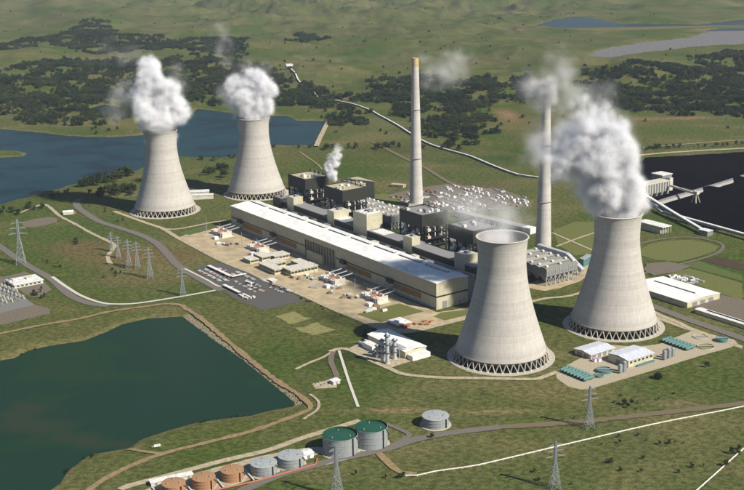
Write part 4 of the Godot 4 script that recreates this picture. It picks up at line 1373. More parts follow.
func water_works() -> void:
	var t := thing("shed", "open sided white shed with cream end bays beside the cooling tower", "shed", at(-218, 44), TURN)
	part(t, "wall", M.cream_plain, Vector3(-12, 0, -17.5), Vector3(12, 5.6, 17.5))
	var b := Build.new()
	b.gable(Vector3(-12, 0, -17.5), Vector3(12, 5.61, 17.5), 1.6, 1.2, false)
	put(b, "roof", M.blue_roof, t)
	for i in 4: part(t, "bay_door", M.grey_steel, Vector3(-12.08, 0, -15.5 + i * 8), Vector3(-11.99, 4.4, -10.5 + i * 8))
	for i in 2: part(t, "bay_door", M.grey_steel, Vector3(-9.0 + i * 10, 0, -17.58), Vector3(-1.5 + i * 10, 4.2, -17.49))
	t = thing("filter_house", "white roofed cream filter house in the water treatment works", "building", at(-256, 59), TURN)
	part(t, "wall", M.cream_plain, Vector3(-14, 0, -19), Vector3(14, 8, 19))
	b = Build.new()
	b.gable(Vector3(-14, 0, -19), Vector3(14, 8.01, 19), 1.8, 1.0, false)
	put(b, "roof", M.blue_roof, t)
	for i in 6: part(t, "window", M.glass, Vector3(-14.08, 4.2, -16.5 + i * 6), Vector3(-13.99, 6.4, -13 + i * 6))
	part(t, "door", M.grey_steel, Vector3(-3, 0, -19.08), Vector3(3, 5, -18.99))
	part(t, "pipe_gallery", M.teal, Vector3(-18.5, 0, -10), Vector3(-16.5, 2.2, 16))
	for i in 8: row_tank(-236 - i * 4.7, -16, 0.0, "teal filter vessel in the row near the pylon", "filter vessels near the pylon")
	for i in 8: row_tank(-240 - i * 4.7, 133, 0.0, "teal filter vessel in the row near the settling tanks", "filter vessels near the settling tanks")
	for s in [[-275, 28.5, 11.0], [-275, 22.5, 9.0], [-277, 87.0, 10.0], [-277, 94.0, 10.5], [-276, 101.0, 9.5]]:
		t = thing("silo", "slim grey silo standing in the water treatment works", "silo", at(s[0], s[1]), 0.0, "slim grey silos")
		b = Build.new()
		b.lathe([Vector2(2.1, 1.5), Vector2(2.2, 3), Vector2(2.2, s[2]), Vector2(1.4, s[2] + 1.0), Vector2(0.02, s[2] + 1.4)], 18)
		put(b, "shell", M.tank_grey, t)
		b = Build.new()
		b.lathe([Vector2(1.6, 0), Vector2(1.6, 1.5)], 12)
		put(b, "skirt", M.concrete, t)
		b = Build.new()
		b.tube(Vector3(2.6, 0, 0), Vector3(2.6, s[2] + 1, 0), 0.3, 0.3, 6)
		put(b, "ladder", M.galvanised, t)
	for s in [[-262, 13, 7.5, "grey green round settling tank near the filter house", 3.0], [-268, -1, 4.5, "small round settling tank near the pylon row", 2.5], [-278, 152, 9.0, "round settling tank with pale sludge near the pad end", 1.2], [-254, 172, 8.0, "round settling basin beside the asphalt road", 1.0], [-277, 180, 6.0, "dark round tank at the tip of the works pad", 4.0]]:
		t = thing("settling_tank", s[3], "tank", at(s[0], s[1]), 0.0, "round settling tanks")
		b = Build.new()
		b.lathe([Vector2(s[2] + 0.5, 0), Vector2(s[2] + 0.5, s[4]), Vector2(s[2], s[4]), Vector2(s[2], s[4] - 0.9)], 40)
		put(b, "wall", M.teal if s[4] > 2 else M.concrete, t)
		b = Build.new()
		b.lathe([Vector2(s[2], s[4] - 0.8), Vector2(0.02, s[4] - 0.75)], 40)
		put(b, "water_surface", M.straw if s[4] < 2 else M.teal, t)
		b = Build.new()
		b.beam(Vector3(-s[2], s[4] + 0.3, 0), Vector3(s[2], s[4] + 0.3, 0), 1.0, 0.5)
		put(b, "bridge", M.galvanised, t)
	for i in 3:
		t = thing("dosing_cabin", "white and violet dosing cabin near the filter house", "cabin", at([-236, -238, -262][i], [26, 30, 112][i]), TURN, "dosing cabins")
		part(t, "wall", M.white, Vector3(-2, 0, -2), Vector3(2, 3.4, 2))
		part(t, "roof", M.dosing, Vector3(-2.3, 3.41, -2.3), Vector3(2.3, 3.8, 2.3))


# ---------------------------------------------------------------- east side
func big_shed(u0: float, v0: float, u1: float, v1: float, h: float, rise: float, label: String, roof: String) -> Node3D:
	var t := thing("storage_shed", label, "shed", at((u0 + u1) / 2, (v0 + v1) / 2), TURN)
	var a := absf(u1 - u0) / 2
	var c := absf(v1 - v0) / 2
	part(t, "wall", M.cream_plain, Vector3(-a, 0, -c), Vector3(a, h, c))
	var b := Build.new()
	b.gable(Vector3(-a, 0, -c), Vector3(a, h + 0.01, c), rise, 0.6, true)
	put(b, "roof", M[roof], t)
	b = Build.new()
	b.hexa([Vector3(-a, h + 0.02, -c), Vector3(-a + 0.3, h + 0.02, -c), Vector3(-a + 0.3, h + 0.02, c), Vector3(-a, h + 0.02, c), Vector3(-a, h + rise, -0.05), Vector3(-a + 0.3, h + rise, -0.05), Vector3(-a + 0.3, h + rise, 0.05), Vector3(-a, h + rise, 0.05)])
	put(b, "gable", M.cream_plain, t)
	part(t, "ridge_vent", M.dark_steel, Vector3(-a * 0.7, h + rise + 0.36, -0.7), Vector3(a * 0.75, h + rise + 1.1, 0.7))
	for i in 3: part(t, "door", M.grey_steel, Vector3(-a - 0.08, 0, -c * 0.7 + i * c * 0.5), Vector3(-a + 0.01, h * 0.75, -c * 0.7 + i * c * 0.5 + c * 0.3))
	return t

func gallery(called: String, label: String, pts: Array, w: float, h: float, mat: String, group: String, trestle := 30.0) -> Node3D:
	# a covered conveyor on trestles: points at the floor of the gallery
	var t := thing(called, label, "conveyor", pts[0] - Vector3.UP * pts[0].y, 0.0, group)
	var base: Vector3 = t.position
	for i in pts.size() - 1:
		var p: Vector3 = pts[i] - base
		var q: Vector3 = pts[i + 1] - base
		var b := Build.new()
		b.beam(p + Vector3.UP * h * 0.35, q + Vector3.UP * h * 0.35, w * 0.92, h * 0.7)
		put(b, "gallery", M.grey_steel, t)
		b = Build.new()
		b.beam(p + Vector3.UP * h * 0.85, q + Vector3.UP * h * 0.85, w, h * 0.3)
		put(b, "roof", M[mat], t)
		var n := maxi(1, int(p.distance_to(q) / trestle))
		for k in n:
			var m := p.lerp(q, (k + 0.5) / n)
			var g := ground(m.x + base.x, m.z + base.z) - 0.5
			if m.y - g < 1.0: continue
			var s := (q - p).normalized().cross(Vector3.UP).normalized() * w * 0.5
			b = Build.new()
			b.beam(Vector3(m.x, g, m.z) + s * 1.5, m + s, 0.6)
			b.beam(Vector3(m.x, g, m.z) - s * 1.5, m - s, 0.6)
			put(b, "trestle", M.dark_steel, t)
	return t

func coal_plant() -> void:
	var b := Build.new()
	var t := thing("coal_bin_house", "long grey coal bin house with white roof and upright ribs", "building", at(250, 662), TURN)
	part(t, "wall", M.grey_steel, Vector3(-10, 0, -44), Vector3(10, 22, 26))
	part(t, "roof", M.offwhite, Vector3(-11, 22.01, -45), Vector3(11, 23.2, 26.5))
	for i in 11: part(t, "rib", M.offwhite, Vector3(-11.2, 4, -43 + i * 6.4), Vector3(-10.01, 21.9, -41 + i * 6.4))
	for i in 5: part(t, "chute", M.dark_steel, Vector3(-13, 0, -40 + i * 13), Vector3(-10.3, 6, -35 + i * 13))
	t = thing("transfer_tower", "tall grey transfer tower joined to the coal bin house", "tower", at(268, 700), TURN)
	part(t, "wall", M.grey_steel, Vector3(-12, 0, -11.5), Vector3(12, 28, 12))
	part(t, "roof", M.white, Vector3(-13, 28.01, -12.5), Vector3(13, 29, 13))
	part(t, "wing", M.offwhite, Vector3(-15, 0, 4), Vector3(-12.02, 22, 12))
	for i in 3:
		for k in 4: part(t, "window", M.glass, Vector3(-12.06, 6 + i * 7.0, -9 + k * 3.4), Vector3(-11.99, 9.5 + i * 7.0, -7 + k * 3.4))
	gallery("coal_conveyor", "white covered coal conveyor sloping down to the transfer house", [at(262, 622, 14), at(119.8, 560.6, 7), at(34, 525, 3)], 5.0, 4.2, "white", "coal conveyors")
	gallery("coal_conveyor", "white covered coal conveyor leading off over the black coal yard edge", [at(144, 566, 3.5), at(113, 560, 4), at(-16, 549, 4), at(-120, 540, 4)], 5.0, 4.2, "white", "coal conveyors")
	gallery("coal_conveyor", "short pale conveyor ramp beside the coal bin house", [at(246, 616, 9), at(144, 564, 3)], 4.0, 3.6, "white", "coal conveyors")
	t = thing("transfer_house", "small pale transfer house at the low conveyor end", "building", at(28, 524), TURN)
	part(t, "wall", M.grey_steel, Vector3(-8, 0, -6), Vector3(8, 7, 6))
	part(t, "roof", M.white, Vector3(-8.6, 7.01, -6.6), Vector3(8.6, 7.7, 6.6))
	part(t, "door", M.grey_steel, Vector3(-8.06, 0, -2), Vector3(-7.99, 4, 2))
	t = thing("stacker", "coal stacker with a long boom over the black coal yard", "machine", at(170, 672), TURN)
	b = Build.new()
	for s in [[-5.0, -5.0], [5.0, -5.0], [5.0, 5.0], [-5.0, 5.0]]: b.beam(Vector3(s[0], 0, s[1]), Vector3(s[0] * 0.3, 14, s[1] * 0.3), 1.4)
	put(b, "leg_frame", M.offwhite, t)
	b = Build.new()
	b.beam(Vector3(0, 14.5, 0), Vector3(66, 15, 14), 3.4, 3.0)
	put(b, "boom", M.offwhite, t)
	part(t, "cab", M.offwhite, Vector3(-4, 14, -3.5), Vector3(4, 19, 3.5))
	b = Build.new()
	b.beam(Vector3(0, 19, 0), Vector3(40, 17, 8), 0.6)
	put(b, "stay", M.offwhite, t)
	t = thing("yard_belt", "pale raised stacker track crossing the coal yard", "track", Vector3.ZERO)
	b = Build.new()
	var p := smooth_line(BERM, 20.0)
	for i in p.size() - 1:
		var d := (p[i + 1] - p[i]).normalized().orthogonal()
		var q := []
		for y in [[0.0, 9.0], [3.2, 4.5]]:
			for s in [[i, 1.0], [i, -1.0], [i + 1, -1.0], [i + 1, 1.0]]:
				var w: Vector2 = p[s[0]] + d * s[1] * (y[1] + 2.0 * fine.get_noise_2d(p[s[0]].x * 5, p[s[0]].y * 5))
				q.append(Vector3(w.x, y[0], w.y))
		b.hexa(q)
	put(b, "bank", M.track_bank, t)
	b = Build.new()
	for i in p.size() - 1: b.beam(Vector3(p[i].x, 4.2, p[i].y), Vector3(p[i + 1].x, 4.2, p[i + 1].y), 3.0, 1.6)
	put(b, "belt_frame", M.grey_steel, t)
	var r := RandomNumberGenerator.new()
	r.seed = 4
	for k in 9:   # heaps of coal
		var u := [330, 300, 180, 100, 60, 230, 380, 20, 130][k] as float
		var v := [720, 800, 760, 700, 640, 860, 790, 720, 900][k] as float
		t = thing("coal_heap", "long black coal heap in the coal yard", "heap", at(u, v), TURN + r.randf_range(-0.1, 0.1), "coal heaps")
		b = Build.new()
		var n := 14
		var ring := []
		for i in n:
			var a := TAU * i / n
			ring.append([Vector3(cos(a) * 60, -0.3, sin(a) * 24) * r.randf_range(0.85, 1.1), Vector3(cos(a) * 36, 7.5 + r.randf(), sin(a) * 4)])
		for i in n:
			var s = ring[i]
			var e = ring[(i + 1) % n]
			b.quad(s[0], e[0], e[1], s[1], s[0] + Vector3.UP * 20)
			b.tri(s[1], e[1], Vector3(0, 8.6, 0), Vector3.UP)
		put(b, "heap", M.coal, t)

func east_side() -> void:
	big_shed(-179, 239, -90, 298, 7, 2.2, "big white roofed storage shed with a dark ridge line", "white_roof")
	big_shed(-300, 233, -196, 243, 4.5, 0.8, "long narrow white roofed shed beside the asphalt road", "white")
	var t := thing("portal_shed", "cream shed with three open portal bays by the conveyors", "shed", at(92, 485), TURN)
	part(t, "wall", M.cream_plain, Vector3(-20, 0, -9), Vector3(24, 10, 9))
	part(t, "roof", M.white, Vector3(-25, 10.01, -10), Vector3(25, 10.9, 10))
	for z in [-9.0, -3.4, 2.4, 8.0]: part(t, "portal_post", M.cream_plain, Vector3(-24.5, 0, z), Vector3(-23.3, 10, z + 1.0))
	for i in 3: part(t, "bay_door", M.grey_steel, Vector3(-20.1, 0, -7.6 + i * 5.6), Vector3(-19.99, 8, -3.6 + i * 5.6))
	for s in [[-65, 262, 9, 7, 4, "small white hut on the dirt beside the oval lawn"], [20, 348, 7, 6, 4, "white hut half hidden behind the steaming tower"], [-35, 300, 12, 6, 4, "low pale workshop with roof units near the big shed"]]:
		t = thing("hut", s[5], "hut", at(s[0], s[1]), TURN)
		part(t, "wall", M.offwhite, Vector3(-s[2] / 2.0, 0, -s[3] / 2.0), Vector3(s[2] / 2.0, s[4], s[3] / 2.0))
		part(t, "roof", M.white, Vector3(-s[2] / 2.0 - 0.5, s[4] + 0.01, -s[3] / 2.0 - 0.5), Vector3(s[2] / 2.0 + 0.5, s[4] + 0.6, s[3] / 2.0 + 0.5))
		part(t, "door", M.grey_steel, Vector3(-s[2] / 2.0 - 0.05, 0, -0.8), Vector3(-s[2] / 2.0 + 0.01, 2.4, 0.8))
	# duct and fans beside the visible precipitator, and the teal coolers
	t = thing("flue_duct", "silver flue duct bending down beside the near chimney", "duct", at(0, 0), TURN)
	var b := Build.new()
	b.beam(Vector3(72, 24, 232), Vector3(20, 22, 236), 6, 6)
	put(b, "upper_run", M.silver, t)
	b = Build.new()
	b.beam(Vector3(20, 22, 236), Vector3(-6, 6, 238), 6, 6)
	put(b, "sloping_run", M.silver, t)
	for i in 3: part(t, "support", M.galvanised, Vector3(20 + i * 22, 0, 235), Vector3(21.4 + i * 22, 19, 237))
	for i in 5:
		t = thing("cooler", "teal upright cooler in the row beside the ash handling yard", "cooler", at(24 + i * 2, 268 + i * 5), TURN, "teal coolers")
		part(t, "casing", M.teal, Vector3(-4, 0, -2), Vector3(4, 10, 2))
		part(t, "fan_deck", M.galvanised, Vector3(-4.2, 10.01, -2.2), Vector3(4.2, 10.8, 2.2))
	t = thing("long_workshop", "long low grey workshop behind the near cooling tower", "building", at(275, 322), TURN + 0.12)
	part(t, "wall", M.grey_steel, Vector3(-70, 0, -7), Vector3(70, 8, 7))
	part(t, "roof", M.grey_roof, Vector3(-71, 8.01, -8), Vector3(71, 8.8, 8))
	part(t, "end_wall", M.white, Vector3(-86, 0, -7), Vector3(-70.01, 9, 7))
	t = thing("ash_building", "flat tan roofed ash building behind the boiler houses", "building", at(548, 263), TURN)
	part(t, "wall", M.cream, Vector3(-25, 0, -17), Vector3(25, 29, 17))
	part(t, "roof", M.tan_roof, Vector3(-26, 29.01, -18), Vector3(26, 30, 18))
	for i in 4: part(t, "roof_fan", M.offwhite, Vector3(-20 + i * 11, 30.02, -8), Vector3(-16 + i * 11, 32, -4))
	t = thing("store_hut", "small tan roofed store in the open field beyond the boilers", "hut", at(574, 367), TURN + 0.5)
	part(t, "wall", M.cream_plain, Vector3(-12, 0, -5), Vector3(12, 4, 5))
	part(t, "roof", M.tan_roof, Vector3(-13, 4.01, -6), Vector3(13, 4.8, 6))
	part(t, "door", M.grey_steel, Vector3(-12.06, 0, -1.5), Vector3(-11.99, 3, 1.5))
	for s in [[740, 62, 34, 16, "white pump shed between the two far cooling towers"], [712, 52, 40, 9, "long low white pump house between the far cooling towers"]]:
		t = thing("pump_house", s[4], "building", at(s[0], s[1]), TURN + 1.1)
		part(t, "wall", M.offwhite, Vector3(-s[2] / 2.0, 0, -s[3] / 2.0), Vector3(s[2] / 2.0, 7, s[3] / 2.0))
		part(t, "roof", M.white, Vector3(-s[2] / 2.0 - 0.6, 7.01, -s[3] / 2.0 - 0.6), Vector3(s[2] / 2.0 + 0.6, 7.7, s[3] / 2.0 + 0.6))
		part(t, "door", M.grey_steel, Vector3(-3, 0, s[3] / 2.0 - 0.01), Vector3(3, 4.5, s[3] / 2.0 + 0.06))

func laydown() -> void:
	# the storage yard beyond the boilers: crates, pipe stacks and parked plant
	var r := RandomNumberGenerator.new()
	r.seed = 15
	var crate := thing("container", "pale shipping container in the storage yard behind the chimney", "container", Vector3.ZERO, 0.0, "containers in the storage yard")
	part(crate, "body", M.white, Vector3(-3, 0, -1.3), Vector3(3, 2.7, 1.3))
	part(crate, "door", M.grey_steel, Vector3(2.99, 0.2, -1.2), Vector3(3.06, 2.5, 1.2))
	var rusty := thing("container", "rusty brown shipping container in the storage yard behind the chimney", "container", Vector3.ZERO, 0.0, "containers in the storage yard")
	part(rusty, "body", M.rust_brown, Vector3(-3, 0, -1.3), Vector3(3, 2.7, 1.3))
	part(rusty, "door", M.grey_steel, Vector3(2.99, 0.2, -1.2), Vector3(3.06, 2.5, 1.2))
	var stack := thing("pipe_stack", "stack of grey pipes in the storage yard behind the chimney", "pipes", Vector3.ZERO, 0.0, "pipe stacks in the storage yard")
	for k in 6:
		var b := Build.new()
		b.tube(Vector3(-5, 0.6 + (k / 3) * 1.05, -1.2 + (k % 3) * 1.2 + (k / 3) * 0.6), Vector3(5, 0.6 + (k / 3) * 1.05, -1.2 + (k % 3) * 1.2 + (k / 3) * 0.6), 0.58, 0.58, 8)
		put(b, "pipe", M.galvanised, stack)
	var p := poly(LAYDOWN)
	var first := [true, true, true]
	var row := 0
	# rows along the plant's axis with lanes left between them
	for v in range(300, 560, 9):
		row += 1
		if row % 4 == 0: continue
		var main := 0 if r.randf() < 0.5 else 2
		for u in range(200, 520, 13):
			var w := at(u + r.randf_range(-3, 3), v + r.randf_range(-1.5, 1.5), 0.15)
			if not Geometry2D.is_point_in_polygon(Vector2(w.x, w.z), p) or fine.get_noise_2d(w.x * 2.2, w.z * 2.2) < -0.08: continue
			if Vector2(w.x, w.z).distance_to(Vector2(73.7, -1865.9)) < 22: continue
			if r.randf() < 0.2: main = [0, 0, 1, 2][r.randi() % 4]
			var turn := TURN + r.randfn() * 0.06 + (PI / 2 if r.randf() < 0.12 else 0.0)
			var src: Node3D = [crate, rusty, stack][main]
			if first[main]:
				src.position = w
				src.rotation.y = turn
				first[main] = false
			else: copy(src, w, turn)
	for i in 30:
		var w := at([206, 150, 112, 52, 420][i % 5] + r.randf_range(-18, 18), -56 + r.randf_range(-14, 12), 0.3)
		copy(crate if i % 3 == 1 else rusty if i % 3 == 2 else stack, w, TURN + r.randf() * 3.0, ["grey pipe stack lying in the tan dirt yard", "pale container standing in the tan dirt yard", "rusty container standing in the tan dirt yard"][i % 3]).set_meta("group", "stores in the dirt yard")
	for i in 16:
		var w := at(-118 + (i % 6) * 7 + r.randf_range(-2, 2), 318 + (i / 6) * 9 + r.randf_range(-2, 2), 0.15)
		copy(crate if i % 3 else stack, w, TURN + r.randf() * 3.0, "pale container on the lawn beyond the big white shed" if i % 3 else "pipe stack on the lawn beyond the big white shed").set_meta("group", "stores beyond the big shed")


# ---------------------------------------------------------------- cars, pylons, switchyard
func car_park() -> void:
	var r := RandomNumberGenerator.new()
	r.seed = 3
	var models := []
	var paints := [["white", M.white], ["cream", M.cream_plain], ["silver", M.silver], ["red", M.red], ["dark", M.dark_steel], ["blue", M.car_blue]]
	for c in paints:
		var t := thing("car", "%s car parked in the asphalt car park" % c[0], "car", Vector3.ZERO, 0.0, "cars in the car park")
		var b := Build.new()
		b.hexa([Vector3(-2.3, 0.3, -0.9), Vector3(2.3, 0.3, -0.9), Vector3(2.3, 0.3, 0.9), Vector3(-2.3, 0.3, 0.9), Vector3(-2.2, 0.95, -0.85), Vector3(2.25, 0.85, -0.85), Vector3(2.25, 0.85, 0.85), Vector3(-2.2, 0.95, 0.85)])
		b.taper(-0.35, 0, 1.38, 1.46, 1.05, 0.68, 1.0, 0.64)
		put(b, "body", c[1], t)
		b = Build.new()
		b.taper(-0.3, 0, 0.93, 1.379, 1.6, 0.82, 1.05, 0.68)
		put(b, "windows", M.glass, t)
		for x in [-1.4, 1.45]:
			for z in [-0.82, 0.82]:
				b = Build.new()
				b.tube(Vector3(x, 0.33, z - 0.1), Vector3(x, 0.33, z + 0.1), 0.33, 0.33, 8)
				put(b, "wheel", M.dark_steel, t)
		models.append(t)
	var used := [false, false, false, false, false, false]
	for row in [[325.0, -150.0, 262.0, -150.0], [330.0, -140.0, 250.0, -143.0], [322.0, -124.0, 262.0, -122.0], [300.0, -113.0, 240.0, -112.0], [252.0, -136.0, 190.0, -138.0], [240.0, -104.0, 165.0, -100.0], [246.0, -122.0, 210.0, -121.0], [200.0, -112.0, 170.0, -111.0], [318.0, -132.0, 268.0, -133.0], [226.0, -130.0, 186.0, -128.0]]:
		var n := int(absf(row[0] - row[2]) / 3.6)
		for i in n:
			if r.randf() < 0.3: continue
			var f := float(i) / n
			var k: int = [0, 0, 0, 1, 1, 2, 2, 3, 4, 5][r.randi() % 10]
			var w := at(lerpf(row[0], row[2], f), lerpf(row[1], row[3], f) + r.randf_range(-0.6, 0.6), 0.42)
			var turn := TURN + PI / 2 + r.randfn() * 0.05 + (PI if r.randf() < 0.5 else 0.0)
			if not used[k]:
				used[k] = true
				models[k].position = w
				models[k].rotation.y = turn
			else:
				copy(models[k], w, turn)
	for i in 6:
		if not used[i]: models[i].free()
	for s in [[334, -131.5, 62, 5.0, "long white carport roof running through the car park"], [268, -121, 5.0, 22, "short white carport roof across the car park"], [243, -157, 42, 4.5, "white carport roof at the car park entrance"]]:
		var t := thing("carport", s[4], "carport", at(s[0] - (s[2] / 2.0 if s[2] > 20 else 0.0), s[1]), TURN)
		part(t, "roof", M.white, Vector3(-s[2] / 2.0, 2.9, -s[3] / 2.0), Vector3(s[2] / 2.0, 3.15, s[3] / 2.0))
		var n := 6
		for i in n:
			var f := (i + 0.5) / n - 0.5
			var x: float = s[2] * f if s[2] > 20 else 0.0
			var z: float = 0.0 if s[2] > 20 else s[3] * f
			part(t, "post", M.galvanised, Vector3(x - 0.12, 0.2, z - 0.12), Vector3(x + 0.12, 2.899, z + 0.12))
	var bus := thing("bus", "white bus with dark windows in the car park", "bus", at(232, -127, 0.4), TURN + 0.3)
	part(bus, "body", M.white, Vector3(-5.5, 0.4, -1.25), Vector3(5.5, 3.1, 1.25))
	part(bus, "windows", M.glass, Vector3(-5.2, 1.7, -1.28), Vector3(5.2, 2.6, 1.28))
	for x in [-3.6, 3.2]:
		for z in [-1.1, 1.1]:
			var b := Build.new()
			b.tube(Vector3(x, 0.5, z - 0.2), Vector3(x, 0.5, z + 0.2), 0.5, 0.5, 10)
			put(b, "wheel", M.dark_steel, bus)
	var g := thing("gatehouse", "small white gatehouse between car park and yard road", "hut", at(222, -97), TURN)
	part(g, "wall", M.offwhite, Vector3(-5, 0, -3), Vector3(5, 3, 3))
	part(g, "roof", M.white, Vector3(-6.5, 3.01, -4.5), Vector3(6.5, 3.5, 4.5))
	part(g, "window", M.glass, Vector3(-3, 1.2, -3.06), Vector3(3, 2.2, -2.99))
	for i in 9:
		var t := thing("material_crate", "pale crate in the pile at the car park corner", "crate", at(178 + (i % 4) * 5.5, -160 + (i / 4) * 5.0, 0.2), TURN + r.randf() * 0.6, "crates at the car park corner")
		part(t, "box", M.offwhite if i % 3 else M.tank_rust, Vector3(-1.8, 0, -1.4), Vector3(1.8, 2.0, 1.4))
		part(t, "lid", M.white, Vector3(-1.9, 2.01, -1.5), Vector3(1.9, 2.2, 1.5))

func pylon_node(h: float, label: String, where: Vector3, turn: float, bar: float) -> Node3D:
	var t := thing("pylon", label, "pylon", where, turn, "lattice power pylons")
	var w0 := h * 0.10
	var w1 := h * 0.022
	var waist := h * 0.62
	var half := func(y: float) -> float: return lerpf(w0, w1, minf(1.0, y / waist)) if y < waist else lerpf(w1, w1 * 0.7, (y - waist) / (h - waist))
	for s in [[-1, -1], [1, -1], [1, 1], [-1, 1]]:
		var b := Build.new()
		var a := Vector3(s[0] * w0, -0.3, s[1] * w0)
		var c := Vector3(s[0] * w1, waist, s[1] * w1)
		b.beam(a, c, bar * 1.5)
		b.beam(c, Vector3(s[0] * w1 * 0.7, h, s[1] * w1 * 0.7), bar * 1.3)
		put(b, "leg", M.pylon_steel, t)
	var levels := [0.0, 0.14, 0.27, 0.385, 0.49, 0.58, 0.66, 0.73, 0.80, 0.87, 0.94, 1.0]
	for i in levels.size() - 1:
		var y0: float = levels[i] * h
		var y1: float = levels[i + 1] * h
		var a: float = half.call(y0)
		var c: float = half.call(y1)
		var b := Build.new()
		for f in 4:
			var q := Basis(Vector3.UP, f * PI / 2)
			b.beam(q * Vector3(-a, y0, a), q * Vector3(c, y1, c), bar)
			b.beam(q * Vector3(a, y0, a), q * Vector3(-c, y1, c), bar)
			b.beam(q * Vector3(-c, y1, c), q * Vector3(c, y1, c), bar)
		put(b, "bracing", M.pylon_steel, t)
	for y in [0.68, 0.80, 0.92]:
		var b := Build.new()
		var reach := h * (0.20 if y < 0.7 else 0.16 if y < 0.85 else 0.13)
		for s in [-1.0, 1.0]:
			b.beam(Vector3(0, y * h, 0), Vector3(s * reach, y * h, 0), bar * 1.4)
			b.beam(Vector3(0, y * h + h * 0.035, 0), Vector3(s * reach, y * h, 0), bar)
			b.beam(Vector3(s * reach * 0.95, y * h, 0), Vector3(s * reach * 0.95, y * h - h * 0.035, 0), bar * 0.8)
		put(b, "cross_arm", M.pylon_steel, t)
	return t

func pylons() -> void:
	for p in [[195.9, -988.1, 41.0, 0.3, 0.22, "grey lattice pylon on the slope beside the water treatment pad"], [146.2, -870.9, 42.0, 0.3, 0.22, "grey lattice pylon standing beside the white pipeline"],
		[-31.9, -862.0, 46.0, 0.5, 0.22, "grey lattice pylon in front of the green roofed tank"], [-488.3, -1563.1, 64.0, 0.2, 0.34, "tallest lattice pylon beside the switchyard road"],
		[-374.1, -1619.8, 29.0, 0.2, 0.28, "slim pylon at the head of the pylon field by the bent track"], [-357.2, -1585.0, 32.0, 0.2, 0.28, "slim pylon below the bent field track"],
		[-332.4, -1533.9, 40.0, 0.2, 0.28, "one of a close pair of pylons in the field"], [-320.8, -1533.5, 37.0, 0.2, 0.28, "one of a close pair of pylons in the field"],
		[-295.1, -1485.2, 42.0, 0.2, 0.28, "lone pylon near the lower end of the pylon field"], [-239.5, -1406.7, 37.0, 0.2, 0.26, "pylon beside the pale road end near the car park"]]:
		pylon_node(p[2], p[5], Vector3(p[0], ground(p[0], p[1]), p[1]), p[3], p[4])

func switchyard() -> void:
	var t := thing("switch_house", "flat white roofed switch house beside the switchyard", "building", Vector3(-457, 0, -1471), 0.62)
	part(t, "wall", M.offwhite, Vector3(-19, 0, -15), Vector3(19, 4.4, 15))
	part(t, "roof", M.white, Vector3(-20, 4.41, -16), Vector3(20, 5.2, 16))
	part(t, "plant_box", M.offwhite, Vector3(2, 5.22, -6), Vector3(10, 7.4, 2))
	for i in 6: part(t, "window", M.glass, Vector3(-16 + i * 5.6, 1.4, 14.99), Vector3(-12.5 + i * 5.6, 3.2, 15.07))
	var r := RandomNumberGenerator.new()
	r.seed = 8
	var p := poly(GRAVEL)
	var ux := Vector2(0.72, 0.69)
	var uz := Vector2(-0.69, 0.72)
	var o := Vector2(-500, -1440)
	var gantry: Node3D = null
	var breaker: Node3D = null
	for i in 13:
		for k in 15:
			var q := o + ux * (i - 5) * 9.5 + uz * (k - 7) * 8.0
			if not Geometry2D.is_point_in_polygon(q, p): continue
			if k % 3 == 0:
				if gantry == null:
					gantry = thing("gantry", "steel busbar gantry standing in the gravel switchyard", "gantry", Vector3(q.x, 0.2, q.y), -0.76, "switchyard gantries")
					for x in [-6.0, 6.0]: part(gantry, "post", M.pylon_steel, Vector3(x - 0.3, 0, -0.3), Vector3(x + 0.3, 10, 0.3))
					part(gantry, "beam", M.pylon_steel, Vector3(-6.5, 10.01, -0.4), Vector3(6.5, 10.7, 0.4))
					for x in [-4.0, 0.0, 4.0]: part(gantry, "insulator", M.offwhite, Vector3(x - 0.2, 8.2, -0.2), Vector3(x + 0.2, 10, 0.2))
				else: copy(gantry, Vector3(q.x, 0.2, q.y), -0.76)
			else:
				if breaker == null:
					breaker = thing("circuit_breaker", "pale circuit breaker set on the gravel switchyard", "breaker", Vector3(q.x, 0.2, q.y), -0.76, "circuit breakers")
					part(breaker, "plinth", M.concrete, Vector3(-3, 0, -1), Vector3(3, 0.7, 1))
					for x in [-2.2, 0.0, 2.2]: part(breaker, "pole", M.offwhite, Vector3(x - 0.35, 0.71, -0.35), Vector3(x + 0.35, 4.6, 0.35))
				else: copy(breaker, Vector3(q.x, 0.2, q.y), -0.76)
	t = thing("hut", "round topped white hut beside the field track", "hut", Vector3(-494, 0, -1853), 0.3)
	part(t, "wall", M.offwhite, Vector3(-8, 0, -5), Vector3(8, 4, 5))
	var b := Build.new()
	b.gable(Vector3(-8, 0, -5), Vector3(8, 4.01, 5), 1.8, 0.6, true)
	put(b, "roof", M.white, t)
	part(t, "side_store", M.brick_red, Vector3(8.02, 0, -3), Vector3(12, 3, 4))

func overland() -> void:
	var p := smooth_line(CONVEYOR, 40.0)
	var pts := []
	for q in p: pts.append(Vector3(q.x, ground(q.x, q.y) + 1.2, q.y))
	gallery("overland_conveyor", "long white overland conveyor curving through the woods past the chimney", pts, 3.6, 2.4, "white", "", 45.0)
	var x: float = p[0].x
	var z: float = p[0].y
	var t := thing("drive_house", "white roofed conveyor drive house standing above the woods", "building", Vector3(x, ground(x, z), z - 6), 0.3)
	part(t, "rear_wall", M.grey_steel, Vector3(-9, 0, -7), Vector3(9, 13, -6))
	for s in [-9.0, 8.0]: part(t, "side_wall", M.grey_steel, Vector3(s, 0, -5.99), Vector3(s + 1, 13, 7))
	part(t, "lintel", M.grey_steel, Vector3(-7.99, 11, 6), Vector3(7.99, 13, 7))
	part(t, "roof", M.white, Vector3(-10.5, 13.01, -8.5), Vector3(10.5, 19, 8.5))
	


